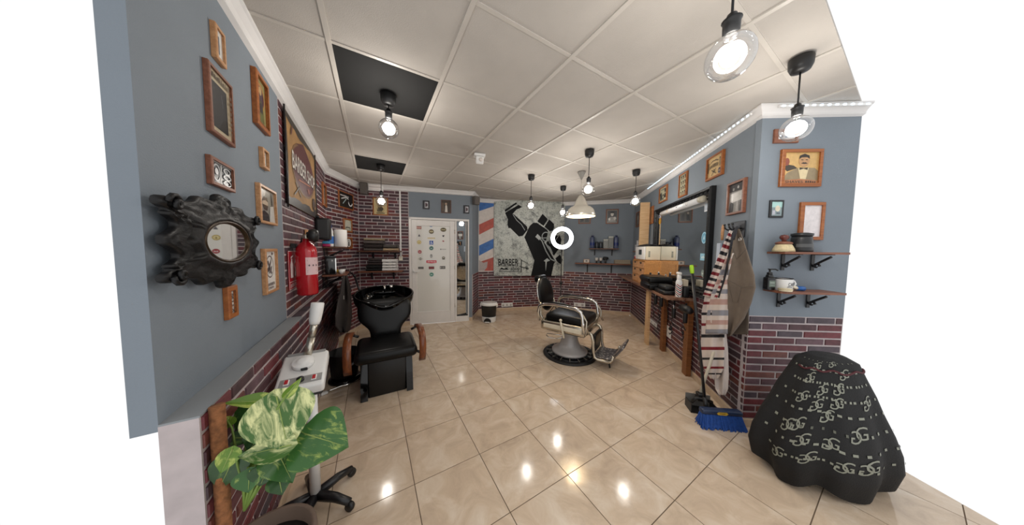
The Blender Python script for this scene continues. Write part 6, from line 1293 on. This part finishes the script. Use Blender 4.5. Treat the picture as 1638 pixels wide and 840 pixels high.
# clippers and cables below the worktop
def clipper(u, z, off, label, dryer=False):
    t = thing('hair_dryer' if dryer else 'hair_clipper', label, 'hair dryer' if dryer else 'clipper', w_right.mat(u, z, off))
    if dryer:
        m = MB(); at(m, Rx(PI / 2) @ Ry(PI / 2)); m.lathe([(0, -.09), (.035, -.085), (.045, -.04), (.045, .04), (.032, .10), (0, .102)], BLACK, 16); m.obj('barrel', t)
        m = MB(); m.rbox(-.02, .02, -.16, -.03, -.02, .02, BLACK, .012); m.obj('handle', t)
    else:
        m = MB(); m.rbox(-.024, .024, -.15, 0, -.02, .02, BLACK, .014); m.obj('body', t)
        m = MB(); m.rbox(-.026, .026, -.03, .012, -.015, .016, CHROME, .004); m.obj('blade', t)
    m = MB(); m.box(-.006, .006, -.01, TOPZ - .036 - z, -.012, .004, SATIN); m.obj('hanging_loop', t)
    rn = random.Random(int(u * 100)); pts = [Vector((0, -.15, 0))]
    for k in range(14): pts.append(Vector((.06 * math.sin(k * 1.3) + rn.uniform(-.01, .01), -.16 - .012 * k - .05 * abs(math.sin(k * .9)), .02 * math.cos(k * 1.1) + .015)))
    m = MB(); m.tube(pts, .005, BLACK, 6); m.obj('cable', t)
clipper(w_right.uv(1049, 475, .22)[0], .86, .22, 'black clipper hanging left of the first brown leg under the worktop'); clipper(w_right.uv(1058, 475, .22)[0], .87, .22, 'black and chrome clipper hanging in front of the first brown leg under the worktop')
clipper(w_right.uv(1078, 490, .18)[0], .80, .18, 'black clipper with a tangled cable hanging between the brown legs'); clipper(w_right.uv(1097, 490, .16)[0], .82, .16, 'black hair dryer hanging in front of the second brown leg', True)
q = w_right.quad((1065, 519), (1073.5, 524), (1065, 537), (1073.5, 542), .01); m = MB(); m.box(0, q[1] - q[0], 0, q[3] - q[2], 0, .006, WPLAST); tag(m.obj('white_plate', None, w_right.mat(q[0], q[2], .009)), 'plain white cover plate low on the right brick wall between the brown legs', 'plate')
def plug():
    u, z = w_right.uv(1073, 526, .04); t = thing('hanging_plug', 'black plug dangling on its cable in front of the white cover plate', 'plug', w_right.mat(u, z, .045)); m = MB(); m.ball((0, 0, 0), .022, BLACK, 1, 1.2, 1, 10, 8); m.obj('plug_body', t)
    m = MB(); m.tube([(0, .02, 0), (.01, .1, .02), (-.02, .2, .03), (.02, .3, .06), (0, TOPZ - .034 - z, .12)], .005, BLACK, 6); m.obj('cable', t)
plug()
# ------------------------------------------------------------------ hooks, cape and apron
def hooks():
    q = w_right.quad((1166, 358), (1191, 351), (1168, 382), (1192, 378), .01); t = thing('coat_hooks', 'dark metal hook plate on the right wall near the corner', 'hooks', w_right.mat(q[0], q[2], .003)); w, h = q[1] - q[0], q[3] - q[2]
    m = MB(); m.rbox(0, w, 0, h, 0, .008, mat('dark_grey_metal', '#3c3d40', .3, .6, var=.1), .004, 1); m.obj('plate', t)
    for f in (.25, .55, .8): m = MB(); m.tube([(w * f, h * .55, .008), (w * f, h * .5, .05), (w * f, h * .6, .07), (w * f, h * .8, .075)], .006, SATIN, 8); m.ball((w * f, h * .82, .075), .009, SATIN, seg=8, rings=6); m.obj('hook', t)
hooks()
CW = mat('cape_white', '#d9cfca', .8, var=.05); CR = mat('cape_red', '#7f1f2b', .8, var=.1); CK = mat('cape_black', '#22232a', .8, var=.1); CP = mat('cape_pale', '#d6cbc5', .85, var=.04); CPR = mat('cape_pale_red', '#b9978f', .85, var=.05); CPB = mat('cape_pale_grey', '#8f9099', .85, var=.05)
def bold(j, n): return (CW, CR, CW, CK)[(j // 2) % 4]
def pale(j, n): return (CP, CPR, CP, CPB)[(j // 2) % 4]
def cape():
    t = thing('striped_cape', 'white barber cape with red and black stripes hanging on the wall hooks', 'cape', w_right.mat(3.12, 1.6, .06)); bpy.context.view_layer.update()
    cloth_rows([(370, 1167, 1174, .08, 4), (390, 1158, 1172, .10, 5), (415, 1148, 1168, .12, 6), (440, 1138, 1163, .13, 6), (460, 1130, 1156, .14, 6), (476, 1124, 1150, .14, 6)], w_right, 14, bold, 'striped_front', t, .012, 14, 9)
    cloth_rows([(405, 1164, 1174, .125), (440, 1150, 1168, .14), (470, 1138, 1165, .15), (505, 1130, 1164, .155), (534, 1128, 1163, .155)], w_right, 14, pale, 'pale_lining', t, .012, 9, 8, 1)
    cloth_rows([(470, 1128, 1142, .12), (500, 1122, 1150, .13), (530, 1122, 1158, .13), (565, 1120, 1158, .12), (590, 1126, 1157, .11), (606, 1136, 1148, .10)], w_right, 14, lambda j, n: (CW, CW, CW, CR, CW, CW, CW, CK)[j % 8], 'lower_fold', t, .016, 10, 7, 2)
    cloth_rows([(520, 1145, 1160, .10), (560, 1144, 1164, .09), (600, 1142, 1165, .085), (622, 1144, 1164, .08), (632, 1150, 1160, .08)], w_right, 12, lambda j, n: CP, 'lining_hem', t, .012, 10, 6, .5)
    b = [w_right.pt(*w_right.uv(x, y, .155), .155) for x, y in ((1173, 372), (1169, 395), (1163, 425), (1158, 450), (1150, 476))]
    m = MB(); m.tube(b, .008, CK, 6); o = m.obj('black_binding', t); o.matrix_parent_inverse = t.matrix_world.inverted()
cape()
def apron():
    t = thing('brown_apron', 'taupe work apron with pockets hanging beside the striped cape', 'apron', w_right.mat(3.22, 1.6, .06)); bpy.context.view_layer.update(); AP = mat('taupe_canvas', '#6e6257', .85, var=.1, scale=14, bump=.4); AP2 = mat('taupe_seam', '#574d44', .85)
    cloth_rows([(366, 1176, 1182, .08), (385, 1172, 1189, .10), (410, 1166, 1197, .12), (440, 1163, 1206, .13), (460, 1164, 1208, .135), (485, 1164, 1201, .135), (510, 1164, 1190, .13), (538, 1164, 1169, .12)], w_right, 16, AP, 'apron_panel', t, .014, 7, 5, .4)
    for pts in (((1171, 394), (1178, 415), (1183, 410), (1194, 398)), ((1165, 452), (1172, 483), (1180, 484), (1186, 460)), ((1164, 448), (1188, 460), (1204, 458)), ((1172, 372), (1166, 402), (1164, 440))):
        m = MB(); m.tube([w_right.pt(*w_right.uv(x, y, .158), .158) for x, y in pts], .0025, AP2, 5); o = m.obj('seam', t); o.matrix_parent_inverse = t.matrix_world.inverted()
    cloth_rows([(362, 1177, 1180, .09), (372, 1172, 1178, .12), (384, 1169, 1174, .14)], w_right, 4, CK, 'neck_strap', t, .004, 4, 3)
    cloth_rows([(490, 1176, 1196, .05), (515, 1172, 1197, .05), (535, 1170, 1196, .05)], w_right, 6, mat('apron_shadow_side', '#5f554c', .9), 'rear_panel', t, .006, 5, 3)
    u, z = w_right.uv(1186, 383, .14); m = MB(); m.tube([(0.012 * math.cos(a), .012 * math.sin(a), 0) for a in [2 * PI * k / 12 for k in range(12)]], .003, CHROME, 6, True); o = m.obj('buckle', t, t.matrix_world.inverted() @ w_right.mat(u, z, .15))
apron()
m = MB(); q = w_right.uv(1161, 372, .05); m.tube([(0, -.07, 0), (.005, 0, .004), (.012, .045, .004), (.014, .07, .004)], [.010, .012, .013, .008], LIGHTW, 10); tag(m.obj('neck_brush', None, w_right.mat(q[0], q[1], .075)), 'small wooden handled brush hung at the left of the hooks', 'brush')
q = w_right.quad((1148.5, 390), (1157, 388), (1146, 420), (1152, 420), .02); m = MB(); m.rbox(0, .05, 0, q[3] - q[2], 0, .02, mat('pale_blue_card', '#b9c4d4', .5), .003, 1); tag(m.obj('pale_card', None, w_right.mat(q[0], q[2], .009)), 'pale blue card on the wall behind the striped cape', 'card')
# ------------------------------------------------------------------ broom and dustpan
def broom():
    t = thing('broom', 'broom with blue bristles, black handle and lime green grip leaning on the worktop', 'broom', place(1.76, 1.905, 0, -.10))
    Mi = t.matrix_basis.inverted(); top = Mi @ (w_right.pt(*w_right.uv(1106, 424, .34), .34)); b = Vector((-.08, .06, .135)); d = (top - b)
    m = MB(); m.tube([b, b + d * .94], .0115, SATIN, 10); m.obj('handle', t)
    m = MB(); m.tube([b + d * .935, b + d * .945, b + d * .985, top], [.012, .016, .017, .012], mat('lime_green_grip', '#9fcf1e', .4), 12); m.obj('grip', t)
    m = MB(); m.rbox(-.155, .155, -.03, .03, .10, .14, mat('blue_broom_head', '#20304e', .4), .012); m.obj('head_block', t)
    m = MB(); m.tube([b + Vector((.0, -.02, -.03)), b + d * .05], [.022, .014], BLACK, 10); m.obj('socket', t)
    m = MB(); art(m, [('p', [(0, .5), (.15, .95), (.85, 1), (1, .5), (.85, 0), (.15, .05)], 'c9a63a'), ('r', .25, .35, .5, .3, '8a6a22')], .09, .026, .0305, x0=-.05, y0=.107); o = m.obj('yellow_badge', t); o.matrix_local = Rx(PI / 2)
    BR_ = mat('blue_bristle', '#1f4c9a', .7, var=.25, scale=60); m = MB(); m.add([(x * k, y * k2 - (.012 if z < .05 else 0), z) for z, k, k2 in ((.10, 1, .8), (.012, 1.12, 1.6)) for x, y in ((-.15, -.028), (.15, -.028), (.15, .028), (-.15, .028))], [(0, 1, 5, 4), (1, 2, 6, 5), (2, 3, 7, 6), (3, 0, 4, 7), (7, 6, 5, 4)], BR_); rn = random.Random(9)
    for k in range(620):
        x = rn.uniform(-.15, .15); y = rn.uniform(-.028, .028); fx = x * 1.18 + rn.uniform(-.012, .012); fy = y * 2.1 + rn.uniform(-.008, .008) - .012
        m.add([(x - .0018, y, .105), (x + .0018, y, .105), (fx + .003, fy, .002), (fx - .003, fy, .002), (x, y + .002, .105), (fx, fy + .004, .002)], [(0, 1, 2, 3), (1, 4, 5, 2), (4, 0, 3, 5)], BR_)
    o = m.obj('bristles', t); o['kind'] = 'stuff'
broom()
def dustpan():
    t = thing('dustpan', 'grey and black long handled dustpan standing behind the blue broom', 'dustpan', place(1.745, 2.09, 0, -.25))
    m = MB(); m.box(-.10, .10, -.06, .06, 0, .006, BLACK); m.box(-.10, -.094, -.06, .06, 0, .08, BLACK); m.box(.094, .10, -.06, .06, 0, .08, BLACK); m.box(-.10, .10, .054, .06, 0, .12, mat('grey_plastic', '#77746f', .45)); m.obj('pan', t)
    m = MB(); m.tube([(-.09, -.04, .09), (-.06, -.05, .14), (.02, -.05, .13), (.07, -.03, .11)], .014, BLACK, 8); m.obj('pan_hinge', t)
    Mi = t.matrix_basis.inverted(); top = Mi @ w_right.pt(*w_right.uv(1151, 535, .075), .075)
    m = MB(); m.tube([(-.01, .02, .10), top], .012, mat('ivory_handle', '#cfc8b6', .4), 10); m.obj('handle', t)
    m = MB(); m.rbox(-.03, .03, -.02, .04, .09, .16, BLACK, .008); m.obj('handle_socket', t)
dustpan()
# ------------------------------------------------------------------ corner shelf goods on the right
def FS(u, off, z): return w_front.stand(u, z, off)
def fu(px, off): return w_front.uv(px, 400, off)[0]
lathe_thing('shaving_brush', 'short shaving brush with cream bristles and a wooden knob on the upper corner shelf', 'brush', FS(fu(1253, .08), .08, FS1 + .001), [('bristles', [(.062, 0), (.058, .02), (.045, .05), (.04, .058), (0, .058)], mat('cream_bristles', '#cdbd96', .9, var=.15, scale=50, bump=.5), 22), ('ferrule', [(.046, .0585), (.048, .066), (.038, .074), (.015, .08), (0, .08)], RUSTW, 20), ('knob', [(.014, .0805), (.012, .088), (.024, .100), (.026, .112), (.02, .125), (0, .13)], mat('red_brown_knob', '#5e2a22', .3), 18)])
def pot():
    t = thing('dark_pot', 'dark ribbed pot at the right end of the upper corner shelf', 'pot', FS(fu(1281, .08), .08, FS1 + .001)); ps = []
    m = MB(); m.lathe([(.058, 0), (.062, .01), (.055, .09), (.052, .12)], mat('dark_pot_glaze', '#232426', .35, var=.15), 28); ps.append(m.obj('body', t))
    m = MB(); m.lathe([(.056, .1205), (.058, .125), (.058, .138), (.03, .145), (0, .146)], mat('dark_pot_glaze', '#232426', .35), 28); ps.append(m.obj('lid', t))
    m = MB(); m.lathe([(.0605, .035), (.058, .06)], mat('pot_label_grey', '#4c4d4e', .5), 20, -PI * .9, -PI * .1); ps.append(m.obj('label_band', t))
pot()
def pump():
    t = thing('pump_bottle', 'black pump bottle with a green grey label on the lower corner shelf', 'bottle', FS(fu(1234, .07), .07, FS2 + .001))
    m = MB(); m.rbox(-.03, .03, -.024, .024, 0, .10, mat('black_bottle', '#17181a', .25), .012, 3); m.lathe([(.024, .095), (.02, .115), (.014, .122)], MATS['black_bottle'], 16); m.obj('body', t)
    m = MB(); art(m, [('r', 0, 0, 1, 1, '5a665c'), ('r', .15, .55, .7, .2, '8a968c'), ('r', .15, .2, .7, .12, '7a867c')], .046, .05, .0245, x0=-.023, y0=.025); o = m.obj('label', t); o.matrix_local = Rx(PI / 2)
    m = MB(); m.lathe([(.016, .12), (.016, .135), (.006, .138), (.006, .155), (.012, .158), (.012, .164), (0, .165)], BLACK, 14); m.tube([(0, 0, .160), (.03, -.01, .161), (.045, -.014, .152)], .005, BLACK, 8); m.obj('pump_head', t)
pump()
def mug():
    t = thing('enamel_mug', 'white enamel mug with black lettering on the lower corner shelf', 'mug', FS(fu(1257, .075), .075, FS2 + .001)); r = .052
    m = MB(); m.lathe([(r * .9, 0), (r * .96, .008), (r, .085), (r * 1.03, .09), (r * .97, .088), (r * .9, .01), (0, .01)], WPLAST, 28, caps=False); m.obj('cup', t)
    m = MB(); m.lathe([(r * 1.0, .086), (r * 1.045, .09), (r * 1.0, .094), (r * .97, .09)], mat('mug_rim_black', '#2a2a2c', .3), 28, caps=False); m.obj('rim', t)
    m = MB(); m.tube([(r * .95, 0, .07), (r * 1.4, -.005, .072), (r * 1.6, -.006, .05), (r * 1.35, -.005, .025), (r * .93, 0, .022)], .006, WPLAST, 8); m.obj('handle', t)
    m = MB(); art(m, [('t', 'CAFE', .5, .5, .8, .5, '2a2b2e'), ('l', [(.1, .2), (.9, .26)], .06, '2a2b2e'), ('r', .0, .05, .5, .1, '6a6b6e')], .06, .05, 0, x0=-.02, y0=.025)
    m.v = [((r * 1.005 + p[2]) * math.sin(p[0] / r), -(r * 1.005 + p[2]) * math.cos(p[0] / r), p[1]) for p in m.v]; m.obj('lettering', t)
mug()
lathe_thing('soap_dish', 'low cream soap tub in front of the enamel mug', 'soap tub', FS(fu(1261, .128), .128, FS2 + .001), [('tub', [(.036, 0), (.038, .012), (0, .012)], mat('cream_soap', '#d9ccae', .5), 22), ('lid', [(.039, .0125), (.038, .02), (0, .021)], mat('cream_lid', '#cdbf9c', .45), 22)])
def blue_clip():
    t = thing('bristle_brush', 'blue handled cream brush at the right end of the lower corner shelf', 'brush', FS(fu(1279, .1), .1, FS2 + .001)); ps = []
    m = MB(); m.tube([(.0, 0, .02), (.05, 0, .018)], [.016, .018], mat('blue_handle', '#1f5aa0', .35), 12); ps.append(m.obj('handle', t))
    m = MB(); m.tube([(-.035, .01, .036), (-.01, 0, .026), (0, 0, .02)], [.006, .012, .014], CREAM, 10); ps.append(m.obj('bristle_end', t))
blue_clip()
# ------------------------------------------------------------------ chair under a monogrammed cape
def cape_chair():
    cx, cy = 2.05, 1.50
    t = thing('waiting_chair', 'chrome legged black chair under the monogrammed cape by the corner wall', 'chair', place(cx, cy, 0)); ps = []
    m = MB(); m.rbox(-.17, .17, -.10, .10, .40, .44, LEATHER, .015); ps.append(m.obj('seat', t))
    m = MB(); m.rbox(-.11, .11, -.015, .015, .445, .73, LEATHER, .012); ps.append(m.obj('backrest', t))
    for sx in (-1, 1):
        for sy in (-1, 1): m = MB(); m.tube([(sx * .15, sy * .08, .40), (sx * .18, sy * .10, 0)], .011, CHROME, 8); ps.append(m.obj('leg', t))
    c = thing('monogram_cape', 'black barber cape with grey interlocking letters draped over the chair by the brick corner wall', 'cape', place(cx, cy, 0))
    BK = mat('black_cape_cloth', '#08080a', .75, var=.2, scale=25, bump=.5, bscale=140); PR = [(.0, .80), (.10, .795), (.155, .765), (.19, .68), (.235, .58), (.27, .48), (.32, .36), (.355, .25), (.365, .15), (.335, .035)]
    def rz(f):
        x = f * (len(PR) - 1); k = min(int(x), len(PR) - 2); g = x - k; return PR[k][0] * (1 - g) + PR[k + 1][0] * g, PR[k][1] * (1 - g) + PR[k + 1][1] * g
    def S_(i, j, lift=0):
        r, z = rz(j); a = 2 * PI * i; fold = j ** 1.5; r = r * (1 + fold * (.07 * math.sin(7 * a + 1) + .035 * math.sin(13 * a + 2 * j))) + lift
        ca, sa = math.cos(a), math.sin(a); return Vector((r * math.copysign(abs(ca) ** .85, ca), r * math.copysign(abs(sa) ** .85, sa) * .62, max(z + fold * .025 * math.sin(5 * a), .006) + lift * .5))
    m = MB(); m.grid(lambda i, j: S_(i, 1 - j), 96, 36, BK); ps.append(m.obj('cloth', c))
    pr = MB(); INK = ink('85877a'); vs, fs = text_geo('G', .0)
    for (a0, f0, rot) in ((.58, .62, .3), (.66, .56, .3), (.70, .80, .3), (.62, .80, .2), (.54, .82, .2), (.64, .40, .3), (.70, .38, .2), (.57, .46, .3), (.74, .62, .3), (.60, .24, .2), (.68, .2, .2), (.79, .46, .3), (.60, .70, .3), (.67, .70, .2), (.55, .64, .2), (.625, .50, .3), (.69, .47, .3), (.75, .78, .3), (.73, .28, .2), (.58, .33, .2)):
        for flip in (1, -1):
            ol = [S_(a0 + (x * .026 * flip + y * rot * .02 + flip * .007), f0 - y * .062 - flip * .010, .004) for x, y in vs]
            pr.add(ol, [q if flip == 1 else q[::-1] for q in fs], INK)
    for k in range(11):
        for s in (1, -1):
            for q in range(16):
                a = .50 + k * .03 + s * q * .006; f = .18 + q * .045
                if q % 2 or not .48 < a < .9: continue
                p = [S_(a + dx * .0035, f + dy * .007, .004) for dx, dy in ((-1, -1), (1, -1), (1, 1), (-1, 1))]; pr.add(p, [(0, 1, 2, 3)], INK)
    o = pr.obj('monogram_print', c); o['kind'] = 'stuff'; ps.append(o)
    tr = MB(); tr.tube([S_(.5 + .4 * k / 24, .27 + .01 * math.sin(k), .003) for k in range(25)], .006, mat('dark_red_trim', '#4a141c', .7), 6); ps.append(tr.obj('red_trim', c))
cape_chair()
